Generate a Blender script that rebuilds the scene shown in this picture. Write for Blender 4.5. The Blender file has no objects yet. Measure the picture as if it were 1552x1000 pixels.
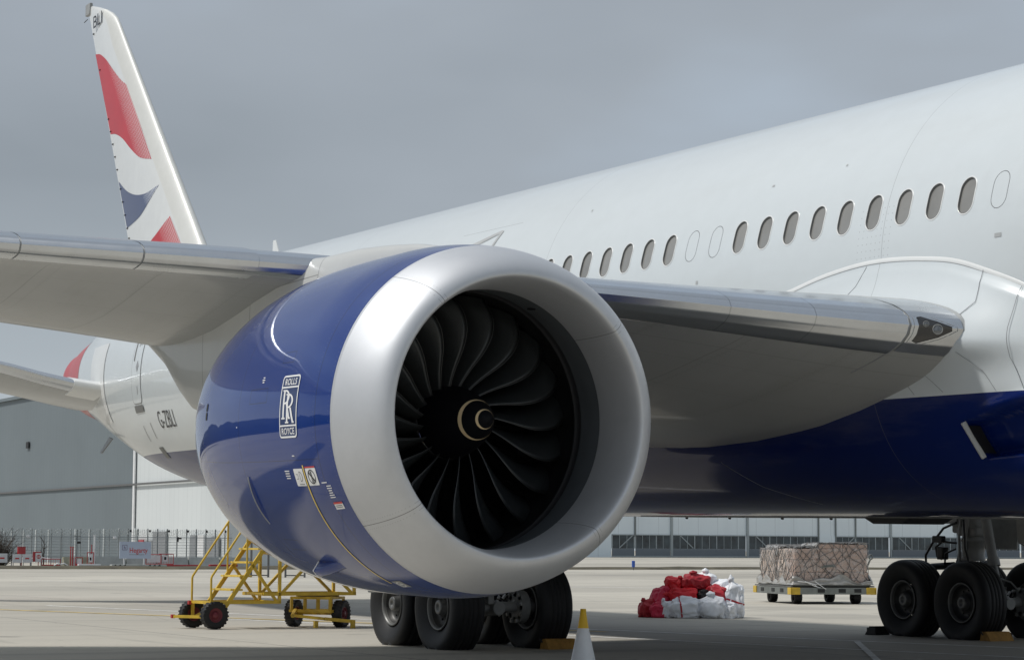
import bpy, bmesh, math, random
import numpy as np
from mathutils import Vector, Matrix, noise
random.seed(7); np.random.seed(7)
scene = bpy.context.scene
COL = scene.collection
R = math.radians
PI = math.pi

# ------------------------------------------------------------------ camera, sky, sun, exposure
cam_d = bpy.data.cameras.new("camera"); cam_o = bpy.data.objects.new("camera", cam_d); COL.objects.link(cam_o)
CAM = Vector((30.252, -20.880, 1.457))
yaw, pitch, roll = R(28.893), R(5.553), R(0.313)
fw = Vector((-math.cos(yaw)*math.cos(pitch), math.sin(yaw)*math.cos(pitch), math.sin(pitch)))
rt0 = fw.cross(Vector((0, 0, 1))).normalized(); up0 = rt0.cross(fw)
rt = rt0*math.cos(roll) + up0*math.sin(roll); up = -rt0*math.sin(roll) + up0*math.cos(roll)
cam_o.matrix_world = Matrix(((rt.x, up.x, -fw.x, CAM.x), (rt.y, up.y, -fw.y, CAM.y), (rt.z, up.z, -fw.z, CAM.z), (0, 0, 0, 1)))
cam_d.sensor_width = 36; cam_d.lens = 79.12; cam_d.clip_start = .1; cam_d.clip_end = 6000
scene.camera = cam_o

SUN_EL, SUN_AZ = R(55), R(-115)          # direction the light comes from, measured from +X towards +Y
sd = Vector((math.cos(SUN_EL)*math.cos(SUN_AZ), math.cos(SUN_EL)*math.sin(SUN_AZ), math.sin(SUN_EL)))
sun_d = bpy.data.lights.new("sun", 'SUN'); sun_o = bpy.data.objects.new("sun", sun_d); COL.objects.link(sun_o)
sun_o.rotation_euler = sd.to_track_quat('Z', 'Y').to_euler()
sun_d.energy = 2.7; sun_d.angle = R(6); sun_d.color = (1, .975, .93)

world = bpy.data.worlds.new("World"); scene.world = world; world.use_nodes = True
wt = world.node_tree; wn = wt.nodes; wl = wt.links
for n in list(wn): wn.remove(n)
wo = wn.new('ShaderNodeOutputWorld')
sky = wn.new('ShaderNodeTexSky'); sky.sky_type = 'NISHITA'; sky.sun_disc = False
sky.sun_elevation = SUN_EL; sky.sun_rotation = math.atan2(sd.x, sd.y); sky.air_density = 1.0; sky.dust_density = 2.0
bgs = wn.new('ShaderNodeBackground'); bgs.inputs['Strength'].default_value = .06
wl.new(sky.outputs[0], bgs.inputs['Color'])
bgc = wn.new('ShaderNodeBackground'); bgc.inputs['Strength'].default_value = 1.0
tc = wn.new('ShaderNodeTexCoord'); mp = wn.new('ShaderNodeMapping'); mp.inputs['Scale'].default_value = (1, 1, 2.6)
mp.inputs['Location'].default_value = (.35, .1, .2)
wl.new(tc.outputs['Generated'], mp.inputs['Vector'])
nz = wn.new('ShaderNodeTexNoise'); nz.inputs['Scale'].default_value = 1.7; nz.inputs['Detail'].default_value = 5; nz.inputs['Roughness'].default_value = .48
wl.new(mp.outputs[0], nz.inputs['Vector'])
cr = wn.new('ShaderNodeValToRGB')
cr.color_ramp.elements[0].position = .34; cr.color_ramp.elements[0].color = (.29, .325, .36, 1)
cr.color_ramp.elements[1].position = .66; cr.color_ramp.elements[1].color = (.475, .56, .66, 1)
e = cr.color_ramp.elements.new(.5); e.color = (.37, .41, .455, 1)
wl.new(nz.outputs['Fac'], cr.inputs['Fac'])
# paler, thinner cloud low down
sx = wn.new('ShaderNodeSeparateXYZ'); wl.new(tc.outputs['Generated'], sx.inputs[0])
mr = wn.new('ShaderNodeMapRange'); mr.inputs['From Min'].default_value = 0.0; mr.inputs['From Max'].default_value = .16
mr.inputs['To Min'].default_value = .9; mr.inputs['To Max'].default_value = 0.0
wl.new(sx.outputs['Z'], mr.inputs['Value'])
mx = wn.new('ShaderNodeMixRGB'); mx.inputs['Color2'].default_value = (.55, .615, .67, 1)
wl.new(mr.outputs[0], mx.inputs['Fac']); wl.new(cr.outputs[0], mx.inputs['Color1']); wl.new(mx.outputs[0], bgc.inputs['Color'])
ms = wn.new('ShaderNodeMixShader'); ms.inputs[0].default_value = .86
wl.new(bgs.outputs[0], ms.inputs[1]); wl.new(bgc.outputs[0], ms.inputs[2]); wl.new(ms.outputs[0], wo.inputs['Surface'])

scene.view_settings.view_transform = 'Standard'; scene.view_settings.look = 'None'
scene.view_settings.exposure = 0.08; scene.view_settings.gamma = 1.0; scene.view_settings.use_curve_mapping = False

# ------------------------------------------------------------------ node expression helper
class Ex:
    def __init__(s, nt, v): s.nt = nt; s.v = v
    def _m(s, op, *a):
        n = s.nt.nodes.new('ShaderNodeMath'); n.operation = op
        for i, x in enumerate((s,)+a):
            if isinstance(x, Ex): s.nt.links.new(x.v, n.inputs[i])
            else: n.inputs[i].default_value = x
        return Ex(s.nt, n.outputs[0])
    def __add__(s, o): return s._m('ADD', o)
    def __sub__(s, o): return s._m('SUBTRACT', o)
    def __mul__(s, o): return s._m('MULTIPLY', o)
    def __truediv__(s, o): return s._m('DIVIDE', o)
    def abs(s): return s._m('ABSOLUTE')
    def lt(s, o): return s._m('LESS_THAN', o)
    def gt(s, o): return s._m('GREATER_THAN', o)
    def mx(s, o): return s._m('MAXIMUM', o)
    def mn(s, o): return s._m('MINIMUM', o)
    def frac(s): return s._m('FRACT')
    def floor(s): return s._m('FLOOR')
    def ramp(s, a, b, c=0., d=1.):
        n = s.nt.nodes.new('ShaderNodeMapRange'); s.nt.links.new(s.v, n.inputs[0])
        for k, x in enumerate((a, b, c, d)): n.inputs[k+1].default_value = x
        return Ex(s.nt, n.outputs[0])
def coords(nt, kind='Object'):
    t = nt.nodes.new('ShaderNodeTexCoord'); s = nt.nodes.new('ShaderNodeSeparateXYZ')
    nt.links.new(t.outputs[kind], s.inputs[0])
    return t.outputs[kind], Ex(nt, s.outputs[0]), Ex(nt, s.outputs[1]), Ex(nt, s.outputs[2])
def fnoise(nt, vec, scale, detail=4, rough=.5, sc=(1, 1, 1)):
    m = nt.nodes.new('ShaderNodeMapping'); m.inputs['Scale'].default_value = sc; nt.links.new(vec, m.inputs['Vector'])
    n = nt.nodes.new('ShaderNodeTexNoise'); n.inputs['Scale'].default_value = scale; n.inputs['Detail'].default_value = detail
    n.inputs['Roughness'].default_value = rough; nt.links.new(m.outputs[0], n.inputs['Vector'])
    return Ex(nt, n.outputs['Fac'])
def mixc(nt, f, a, b):
    n = nt.nodes.new('ShaderNodeMixRGB')
    if isinstance(f, Ex): nt.links.new(f.v, n.inputs[0])
    else: n.inputs[0].default_value = f
    for i, x in ((1, a), (2, b)):
        if isinstance(x, tuple): n.inputs[i].default_value = (*x, 1) if len(x) == 3 else x
        else: nt.links.new(x, n.inputs[i])
    return n.outputs[0]
def bump(nt, bs, h, dist=.01, strength=.5):
    b = nt.nodes.new('ShaderNodeBump'); b.inputs['Distance'].default_value = dist; b.inputs['Strength'].default_value = strength
    nt.links.new(h.v if isinstance(h, Ex) else h, b.inputs['Height']); nt.links.new(b.outputs[0], bs.inputs['Normal'])
def mat(name, col, rough=.5, metal=0., coat=0., var=.06, vscale=3., bumpd=0., bscale=20., spec=.5, extra=None, rvar=.0):
    m = bpy.data.materials.new(name); m.use_nodes = True; nt = m.node_tree; bs = nt.nodes['Principled BSDF']
    bs.inputs['Roughness'].default_value = rough; bs.inputs['Metallic'].default_value = metal
    bs.inputs['Coat Weight'].default_value = coat; bs.inputs['Coat Roughness'].default_value = .03
    bs.inputs['Specular IOR Level'].default_value = spec
    vec, x, y, z = coords(nt)
    n = fnoise(nt, vec, vscale, 5, .6)
    c = mixc(nt, n.ramp(.3, .7), tuple(k*(1-var) for k in col), tuple(min(1, k*(1+var)) for k in col))
    if rvar: nt.links.new(n.ramp(.3, .7, rough-rvar, rough+rvar).v, bs.inputs['Roughness'])
    if bumpd: bump(nt, bs, fnoise(nt, vec, bscale, 4), bumpd)
    if extra: c = extra(nt, bs, vec, x, y, z, c) or c
    nt.links.new(c, bs.inputs['Base Color'])
    return m

# ------------------------------------------------------------------ object helpers
def link(o, parent=None):
    COL.objects.link(o)
    if parent is not None: o.parent = parent
    return o
def obj(name, me, parent=None, label=None, cat=None, group=None, kind=None):
    o = link(bpy.data.objects.new(name, me), parent)
    if label: o['label'] = label
    if cat: o['category'] = cat
    if group: o['group'] = group
    if kind: o['kind'] = kind
    return o
def thing(name, label, cat, loc=(0, 0, 0), rot=(0, 0, 0), group=None):
    o = obj(name, None, None, label, cat, group); o.location = loc; o.rotation_euler = rot
    return o
def mk(verts, faces, m, smooth=False, mats=None, fm=None):
    me = bpy.data.meshes.new('mesh'); me.from_pydata([tuple(map(float, v)) for v in verts], [], [tuple(map(int, f)) for f in faces])
    for q in (mats or [m]): me.materials.append(q)
    if smooth: me.polygons.foreach_set('use_smooth', [True]*len(me.polygons))
    if fm is not None: me.polygons.foreach_set('material_index', fm)
    me.update(); return me
def gridmesh(Pts, m, smooth=True, closeu=False, closev=False, flip=False, capu=False):
    Pts = np.asarray(Pts); n, k = Pts.shape[:2]; f = []
    for i in range(n if closeu else n-1):
        for j in range(k if closev else k-1):
            a, b, c, d = i*k+j, ((i+1) % n)*k+j, ((i+1) % n)*k+(j+1) % k, i*k+(j+1) % k
            f.append((a, d, c, b) if flip else (a, b, c, d))
    vv = Pts.reshape(-1, 3)
    if capu:
        q0 = len(vv); vv = np.concatenate([vv, Pts[0], Pts[-1]])
        r0 = tuple(q0+j for j in range(k)); r1 = tuple(q0+k+j for j in range(k))
        f.append(r0 if flip else r0[::-1]); f.append(r1[::-1] if flip else r1)
    me = mk(vv, f, m, smooth)
    if capu and smooth:
        me.polygons[len(me.polygons)-1].use_smooth = False; me.polygons[len(me.polygons)-2].use_smooth = False
    return me
class MB:
    """collects simple solids into one mesh"""
    def __init__(s): s.v = []; s.f = []; s.sm = []
    def add(s, v, f, sm=False):
        o = len(s.v); s.v += [tuple(map(float, p)) for p in v]; s.f += [tuple(i+o for i in q) for q in f]; s.sm += [sm]*len(f)
    def box(s, c, d, rot=None, bev=0.):
        hx, hy, hz = d[0]/2, d[1]/2, d[2]/2
        if bev <= 0:
            v = [Vector((a*hx, b*hy, g*hz)) for a in (-1, 1) for b in (-1, 1) for g in (-1, 1)]
            f = [(0, 1, 3, 2), (4, 6, 7, 5), (0, 4, 5, 1), (2, 3, 7, 6), (0, 2, 6, 4), (1, 5, 7, 3)]
        else:
            bm = bmesh.new(); bmesh.ops.create_cube(bm, size=1)
            for q in bm.verts: q.co = Vector((q.co.x*d[0], q.co.y*d[1], q.co.z*d[2]))
            bmesh.ops.bevel(bm, geom=bm.edges[:], offset=bev, segments=2, affect='EDGES', profile=.6)
            bm.verts.index_update(); v = [q.co.copy() for q in bm.verts]; f = [tuple(w.index for w in q.verts) for q in bm.faces]; bm.free()
        if rot is not None: v = [rot @ q for q in v]
        s.add([(q[0]+c[0], q[1]+c[1], q[2]+c[2]) for q in v], f); return s
    def bar(s, a, b, w, h=None, bev=0.):
        a = Vector(a); b = Vector(b); d = b-a; L = d.length; h = h or w
        q = d.to_track_quat('X', 'Z').to_matrix()
        return s.box((a+b)/2, (L, w, h), q, bev)
    def tube(s, pts, r, n=10, cap=True, sm=True):
        pts = [Vector(p) for p in pts]; rs = r if isinstance(r, (list, tuple)) else [r]*len(pts); V = []; F = []
        prev = None
        for i, p in enumerate(pts):
            t = (pts[min(i+1, len(pts)-1)]-pts[max(i-1, 0)]).normalized()
            if prev is None: a = t.orthogonal().normalized()
            else:
                a = (prev-t*prev.dot(t)).normalized()
            prev = a; b = t.cross(a)
            for k in range(n):
                th = 2*PI*k/n; V.append(p+(a*math.cos(th)+b*math.sin(th))*rs[i])
        for i in range(len(pts)-1):
            for k in range(n): F.append((i*n+k, i*n+(k+1) % n, (i+1)*n+(k+1) % n, (i+1)*n+k))
        s.add(V, F, sm)
        if cap:
            s.add(V[:n], [tuple(range(n))[::-1]]); s.add(V[-n:], [tuple(range(n))])
        return s
    def lathe(s, prof, n=32, M=None, sm=True):
        """prof: (axial, radius) about local Y; M places it"""
        V = []; F = []
        for (a, r) in prof:
            for k in range(n):
                th = 2*PI*k/n; p = Vector((r*math.cos(th), a, r*math.sin(th))); V.append(M @ p if M is not None else p)
        for i in range(len(prof)-1):
            for k in range(n): F.append((i*n+k, (i+1)*n+k, (i+1)*n+(k+1) % n, i*n+(k+1) % n))
        s.add(V, F, sm); return s
    def mesh(s, m): 
        me = mk(s.v, s.f, m); me.polygons.foreach_set('use_smooth', s.sm); return me
    def build(s, name, m, parent=None, **k): return obj(name, s.mesh(m), parent, **k)
def at(me_or_obj, M):
    me = me_or_obj.data if hasattr(me_or_obj, 'data') else me_or_obj
    me.transform(M)
def interp(x, tab):
    xs = [t[0] for t in tab]
    return [float(np.interp(x, xs, [t[k] for t in tab])) for k in range(1, len(tab[0]))]
def smooth_tab(x, tab):
    """Catmull-Rom (Hermite) interpolation of table columns; xs ascending"""
    xs = np.array([t[0] for t in tab], float); Y = np.array([t[1:] for t in tab], float)
    d = np.gradient(Y, xs, axis=0)
    i = int(np.clip(np.searchsorted(xs, x)-1, 0, len(xs)-2)); h = xs[i+1]-xs[i]; t = np.clip((x-xs[i])/h, 0, 1)
    return (2*t**3-3*t**2+1)*Y[i]+(t**3-2*t**2+t)*h*d[i]+(-2*t**3+3*t**2)*Y[i+1]+(t**3-t**2)*h*d[i+1]
def text_geo(body, h, sx=1., bold=0., shear=0.):
    """triangulated lettering in the XY plane, centred, total height h"""
    c = bpy.data.curves.new('t', 'FONT'); c.body = body; c.size = 1; c.offset = bold; c.shear = shear; c.resolution_u = 3
    c.align_x = 'CENTER'; c.align_y = 'CENTER'
    o = bpy.data.objects.new('t', c); COL.objects.link(o); bpy.context.view_layer.update()
    me = bpy.data.meshes.new_from_object(o.evaluated_get(bpy.context.evaluated_depsgraph_get()))
    bpy.data.objects.remove(o); bpy.data.curves.remove(c)
    v = np.array([p.co[:] for p in me.vertices]); f = [tuple(p.vertices) for p in me.polygons]; bpy.data.meshes.remove(me)
    mn = v.min(0); mxx = v.max(0); s = h/(mxx[1]-mn[1]); v = (v-(mn+mxx)/2)*s; v[:, 0] *= sx
    return v, f
class Decal:
    """flat artwork in (u,v), cut finely and wrapped on a surface by fn(u,v)->point"""
    def __init__(s): s.bm = bmesh.new()
    def add(s, v, f):
        vs = [s.bm.verts.new((p[0], p[1], 0)) for p in v]
        for q in f:
            try: s.bm.faces.new([vs[i] for i in q])
            except ValueError: pass
        return s
    def text(s, body, c, h, sx=1., bold=0., rot=0., shear=0.):
        v, f = text_geo(body, h, sx, bold, shear); ca, sa = math.cos(rot), math.sin(rot)
        return s.add([(c[0]+p[0]*ca-p[1]*sa, c[1]+p[0]*sa+p[1]*ca) for p in v], f)
    def poly(s, pts): return s.add(pts, [tuple(range(len(pts)))])
    def rect(s, c, w, h): return s.poly([(c[0]-w/2, c[1]-h/2), (c[0]+w/2, c[1]-h/2), (c[0]+w/2, c[1]+h/2), (c[0]-w/2, c[1]+h/2)])
    def ring(s, outer, inner):
        n = len(outer); return s.add(list(outer)+list(inner), [(i, (i+1) % n, n+(i+1) % n, n+i) for i in range(n)])
    def wrap(s, fn, step=None, flip=False):
        bm = s.bm
        bmesh.ops.triangulate(bm, faces=bm.faces[:])
        if step:
            for ax in (0, 1):
                if step[ax] is None: continue
                lo = min(v.co[ax] for v in bm.verts); hi = max(v.co[ax] for v in bm.verts)
                x = lo+step[ax]
                while x < hi:
                    p = [0, 0, 0]; p[ax] = x; n = [0, 0, 0]; n[ax] = 1
                    bmesh.ops.bisect_plane(bm, geom=bm.verts[:]+bm.edges[:]+bm.faces[:], plane_co=p, plane_no=n); x += step[ax]
        for v in bm.verts: v.co = fn(v.co.x, v.co.y)
        if flip: bmesh.ops.reverse_faces(bm, faces=bm.faces[:])
        return s
    def build(s, name, m, parent=None, **k):
        me = bpy.data.meshes.new('decal'); s.bm.to_mesh(me); s.bm.free(); me.materials.append(m)
        return obj(name, me, parent, **k)
def rrect(w, h, r, c=(0, 0), n=6):
    p = []
    for (sx_, sy_, a0) in ((1, 1, 0), (-1, 1, 90), (-1, -1, 180), (1, -1, 270)):
        for k in range(n+1):
            a = R(a0+90*k/n); p.append((c[0]+sx_*(w/2-r)+r*math.cos(a), c[1]+sy_*(h/2-r)+r*math.sin(a)))
    return p

# ------------------------------------------------------------------ aircraft shape functions (aircraft axes: +X nose, +Y port, origin under main gear)
SEC = [(-34.95, 5.84, .05, .07), (-34.6, 5.84, .30, .42), (-33, 5.82, .68, .94), (-31, 5.80, 1.07, 1.30), (-28, 5.70, 1.68, 1.96), (-25, 5.47, 2.14, 2.42),
       (-22, 5.32, 2.50, 2.72), (-19, 5.21, 2.74, 2.89), (-15.5, 5.135, 2.86, 2.965), (-12, 5.13, 2.885, 2.97), (-8, 5.13, 2.885, 2.97), (23, 5.13, 2.885, 2.97), (25, 5.12, 2.86, 2.95),
       (28, 4.98, 2.6, 2.68), (30.5, 4.72, 2.05, 2.1), (32.3, 4.45, 1.3, 1.3), (33.2, 4.3, .65, .62), (33.45, 4.25, .05, .05)]
def sec(X):
    if -12 <= X <= 23: return (5.13, 2.885, 2.97)
    return tuple(smooth_tab(X, SEC))
def fus(X, z, off=0.):
    zc, ry, rz = sec(X); c = max(-1, min(1, (z-zc)/rz)); y = -ry*math.sqrt(1-c*c)
    n = Vector((0, y/ry**2, (z-zc)/rz**2)).normalized()
    return Vector((X, y, z))+n*off
BLUE_Z = 3.46
WX0, WZ, PITCH_W = -.215, 5.917, .6096

# ------------------------------------------------------------------ materials
def seamlines(axis, vals, w):
    def g(x, y, z):
        a = {'x': x, 'y': y, 'z': z}[axis]; m = None
        for v in vals:
            q = (a-v).abs().lt(w); m = q if m is None else m.mx(q)
        return m
    return g
def fus_extra(nt, bs, vec, x, y, z, c):
    wav = fnoise(nt, vec, .5, 1)*.0
    blue = (z+wav).lt(BLUE_Z)
    c = mixc(nt, blue, c, (.0012, .012, .105)); nt.links.new(blue.ramp(0, 1, .5, .42).v, bs.inputs['Coat Weight']); nt.links.new(blue.ramp(0, 1, .5, .05).v, bs.inputs['Specular IOR Level'])
    s = seamlines('x', (7.37, -1.6, -10.5, -16.4, 14.6), .006)(x, y, z)
    s2 = (z-6.98).abs().lt(.005)._m('MULTIPLY', x.gt(-5.4))._m('MULTIPLY', x.lt(-3.2))
    # tiny rivet rows either side of the barrel joint
    rx = ((x-7.2).abs().lt(.35)); rz = (z-5.6).abs().lt(.42)
    dot = ((x*11.).frac()-.5).abs().lt(.09)*(((z*11.).frac()-.5).abs().lt(.09))
    s = s.mx(s2)
    c = mixc(nt, s*.42, c, (.16, .16, .16))
    c = mixc(nt, dot*rx*rz*.35, c, (.15, .15, .15))
    st = fnoise(nt, vec, .9, 6, .65, (.35, 1, 2.4)).ramp(.52, .8)
    c = mixc(nt, st*.10, c, (.42, .40, .36))
    bump(nt, bs, fnoise(nt, vec, .55, 2, .4), .02, .12)
    return c
M = {}
M['fus'] = mat('gloss_white_paint', (.62, .66, .675), .28, coat=.5, var=.015, extra=fus_extra, spec=.5)
M['white'] = mat('white_paint', (.72, .73, .72), .3, coat=.4, var=.03)
def wing_dirt(nt, vec, x, y, c):
    s = fnoise(nt, vec, .9, 5, .65, (.30, 2.6, 1)).ramp(.52, .80); c = mixc(nt, s*.28, c, (.20, .19, .16))
    px_ = (x-(y*.62+7.6)); ring = ((px_/1.1).frac()-.5).abs().gt(.494).mx(((y/1.02).frac()-.5).abs().gt(.495))
    c = mixc(nt, ring*.22, c, (.10, .10, .10))
    dot = ((x*9.).frac()-.5).abs().lt(.10)*((((y/1.02).frac()-.5).abs()-.475).abs().lt(.006))
    return mixc(nt, dot*.3, c, (.10, .10, .10))
M['wing'] = mat('grey_wing_paint', (.37, .38, .378), .34, coat=.3, var=.05, vscale=1.2,
    extra=lambda nt, bs, vec, x, y, z, c: mixc(nt, seamlines('y', (-5.2, -6.9, -8.3, -11.2, -12.4), .006)(x, y, z).mx((x-(y*.62+10.4)).abs().lt(.007))*.4, wing_dirt(nt, vec, x, y, c), (.08, .08, .08)))
M['pylon'] = mat('grey_pylon_paint', (.54, .545, .53), .32, coat=.3, var=.04, vscale=1.5,
    extra=lambda nt, bs, vec, x, y, z, c: mixc(nt, seamlines('x', (3.35, 1.7, 5.4), .008)(x, y, z).mx((z-4.62-(x*.035)).abs().lt(.006)*x.gt(3.35)*x.lt(5.4))*.6, c, (.06, .06, .06)))
def brushed(nt, bs, vec, x, y, z, c):
    n = fnoise(nt, vec, 1.1, 6, .7).ramp(.3, .75)
    nt.links.new(n.ramp(0, 1, .20, .30).v, bs.inputs['Roughness'])
    return mixc(nt, n*.35, c, (.48, .48, .47))
M['slat'] = mat('bare_metal_leading_edge', (.66, .69, .73), .3, 1., var=.03,
    extra=lambda nt, bs, vec, x, y, z, c: mixc(nt, seamlines('y', (-4.7, -5.55, -6.95, -7.7), .005)(x, y, z)*.35, brushed(nt, bs, vec, x, y, z, c), (.1, .1, .1)))
EY, EZ = -9.602, 2.939
def lip_extra(nt, bs, vec, x, y, z, c):
    a = (z-EZ)._m('ARCTAN2', (y*-1.)+EY)
    m = None
    for d in (51.3, -38.4, -128, 140): 
        q = (a-R(d)).abs().lt(.0022); m = q if m is None else m.mx(q)
    r = None
    for d in (51.3, -38.4, -128, 140):
        for k in (-.028, .028):
            q = (a-R(d+math.degrees(k))).abs().lt(.0022); r = q if r is None else r.mx(q)
    dots = r*((x*28.).frac().lt(.3))
    c = mixc(nt, m*.75, c, (.08, .08, .08)); c = mixc(nt, dots*.4, c, (.2, .2, .2))
    n = fnoise(nt, vec, 1.6, 7, .7).ramp(.3, .75)
    nt.links.new(n.ramp(0, 1, .50, .62).v, bs.inputs['Roughness'])
    return mixc(nt, n*.22, c, (.42, .43, .45))
M['lip'] = mat('satin_aluminium_lip', (.62, .632, .655), .37, .74, var=.02, extra=lip_extra)
def nac_extra(nt, bs, vec, x, y, z, c):
    s = seamlines('x', (9.0, 6.95, 5.35), .0055)(x, y, z)
    a = (z-EZ)._m('ARCTAN2', (y*-1.)+EY)
    s = s.mx((a+.245).abs().lt(.0022)*x.lt(9.0)).mx((a-R(-76)).abs().lt(.003)*x.lt(9.0))
    c = mixc(nt, s*.6, c, (.002, .003, .01))
    fa = ((a*57.2958/1.6).frac()-.5).abs().lt(.10)
    fx = (x-8.955).abs().lt(.006).mx((x-6.905).abs().lt(.006)).mx((x-9.245).abs().lt(.005))
    c = mixc(nt, fa*fx*.45, c, (.10, .12, .2))
    run = fnoise(nt, vec, 1.0, 4, .6, (.25, 9, 9)).ramp(.58, .78)
    c = mixc(nt, run*.05, c, (.10, .11, .13))
    # access hatch outlines
    for (x0, x1, a0, a1) in ((7.27, 7.77, 4.9, 9.9), (8.0, 8.3, 17.5, 21.5), (7.1, 7.5, -48, -43)):
        ins = x.gt(x0)*x.lt(x1)*a.gt(R(a0))*a.lt(R(a1)); inn = x.gt(x0+.012)*x.lt(x1-.012)*a.gt(R(a0)+.006)*a.lt(R(a1)-.006)
        c = mixc(nt, (ins-inn)*.55, c, (.002, .004, .015))
    bump(nt, bs, fnoise(nt, vec, 1.3, 2, .4), .02, .10)
    st = fnoise(nt, vec, 2.2, 6, .7).ramp(.6, .85)
    return mixc(nt, st*.05, c, (.12, .13, .15))
M['nac'] = mat('gloss_deep_blue_paint', (.002, .029, .185), .4, spec=.12, coat=1., var=.03, extra=nac_extra)
M['liner'] = mat('grey_acoustic_liner', (.078, .086, .094), .42, var=.10, coat=.1)
M['case'] = mat('dark_fan_case', (.018, .018, .02), .5)
M['blade'] = mat('dark_titanium_blade', (.042, .046, .048), .34, .4, var=.15, vscale=4)
M['edge'] = mat('blade_edge_metal', (.13, .13, .13), .33, .8)
M['spinner'] = mat('black_spinner_paint', (.004, .004, .006), .6, spec=.15)
M['gold'] = mat('cream_spiral_paint', (.70, .54, .32), .5)
M['black'] = mat('black_part', (.012, .012, .013), .5)
M['decal_w'] = mat('white_marking', (.80, .80, .80), .4)
M['decal_k'] = mat('black_marking', (.02, .02, .025), .4)
M['decal_g'] = mat('grey_marking', (.28, .29, .30), .4)
M['decal_y'] = mat('yellow_marking', (.75, .55, .12), .4)
M['decal_r'] = mat('red_marking', (.62, .05, .04), .4)
M['navy'] = mat('navy_marking', (.018, .04, .13), .35, coat=.3)
def halftone(col, x_a, x_b):
    def g(nt, bs, vec, x, y, z, c):
        # print fades into small dots towards the leading edge, as on the real fin
        t = (x+z*.94)
        f = t.ramp(x_a, x_b, 0, 1)
        d = ((x*9.+z*9.).frac()-.5).abs()*((x*9.-z*9.).frac()-.5).abs()
        return mixc(nt, (d*4.).lt(f*.30), c, (.72, .60, .60) if col else (.66, .68, .72))
    return g
M['finred'] = mat('red_wave_paint', (.50, .012, .022), .4, coat=.12, extra=halftone(1, -17.9, -15.6), var=.08, vscale=.8)
M['finblue'] = mat('navy_wave_paint', (.018, .032, .12), .3, coat=.4, extra=halftone(0, -18.3, -16.6))
M['red'] = mat('red_paint', (.45, .03, .035), .4, coat=.3)
def pane_extra(nt, bs, vec, x, y, z, c):
    k = ((x-WX0)/PITCH_W+.5).floor(); r_ = (k*12.9898)._m('SINE')*4375.85; r_ = r_.frac()

    return mixc(nt, r_*.30, c, (.36, .35, .33))
M['pane'] = mat('tinted_window_pane', (.215, .21, .195), .14, coat=.5, var=.12, vscale=2., extra=pane_extra)
M['reveal'] = mat('window_reveal_grey', (.16, .16, .155), .5)
M['seam'] = mat('dark_seal', (.03, .03, .03), .6)
M['tyre'] = mat('black_tyre_rubber', (.009, .009, .010), .62, var=.25, vscale=6, bumpd=.004, bscale=30)
def rim_extra(nt, bs, vec, x, y, z, c):
    r_ = (x*x+z*z)._m('SQRT'); return mixc(nt, r_.gt(.118)*r_.lt(.292)*.85, c, (.035, .034, .033))  # dish between hub and outer ring coloured dark for its shade and brake dust
M['rim'] = mat('grey_wheel_rim', (.17, .17, .165), .45, .4, var=.15, extra=rim_extra)
M['casting'] = mat('grey_brake_casting', (.45, .45, .44), .4, .6, var=.2)
M['trim'] = mat('light_grey_trim', (.42, .43, .43), .4)
M['gear'] = mat('grey_gear_paint', (.30, .305, .30), .45, coat=.1, var=.15, vscale=5)
M['bay'] = mat('dark_lamp_glass', (.02, .02, .022), .06, coat=1.)
M['lens'] = mat('lamp_glass', (.16, .165, .17), .08, .5, coat=1., var=.3, vscale=30)
M['steel'] = mat('bright_steel', (.6, .6, .6), .22, .95)
M['yellow'] = mat('yellow_steel_paint', (.60, .40, .035), .42, var=.18, vscale=5, coat=.1)
M['ytread'] = mat('worn_yellow_tread', (.66, .47, .08), .5, var=.2, vscale=9)
M['maroon'] = mat('maroon_hub_paint', (.16, .02, .03), .45)

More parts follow.
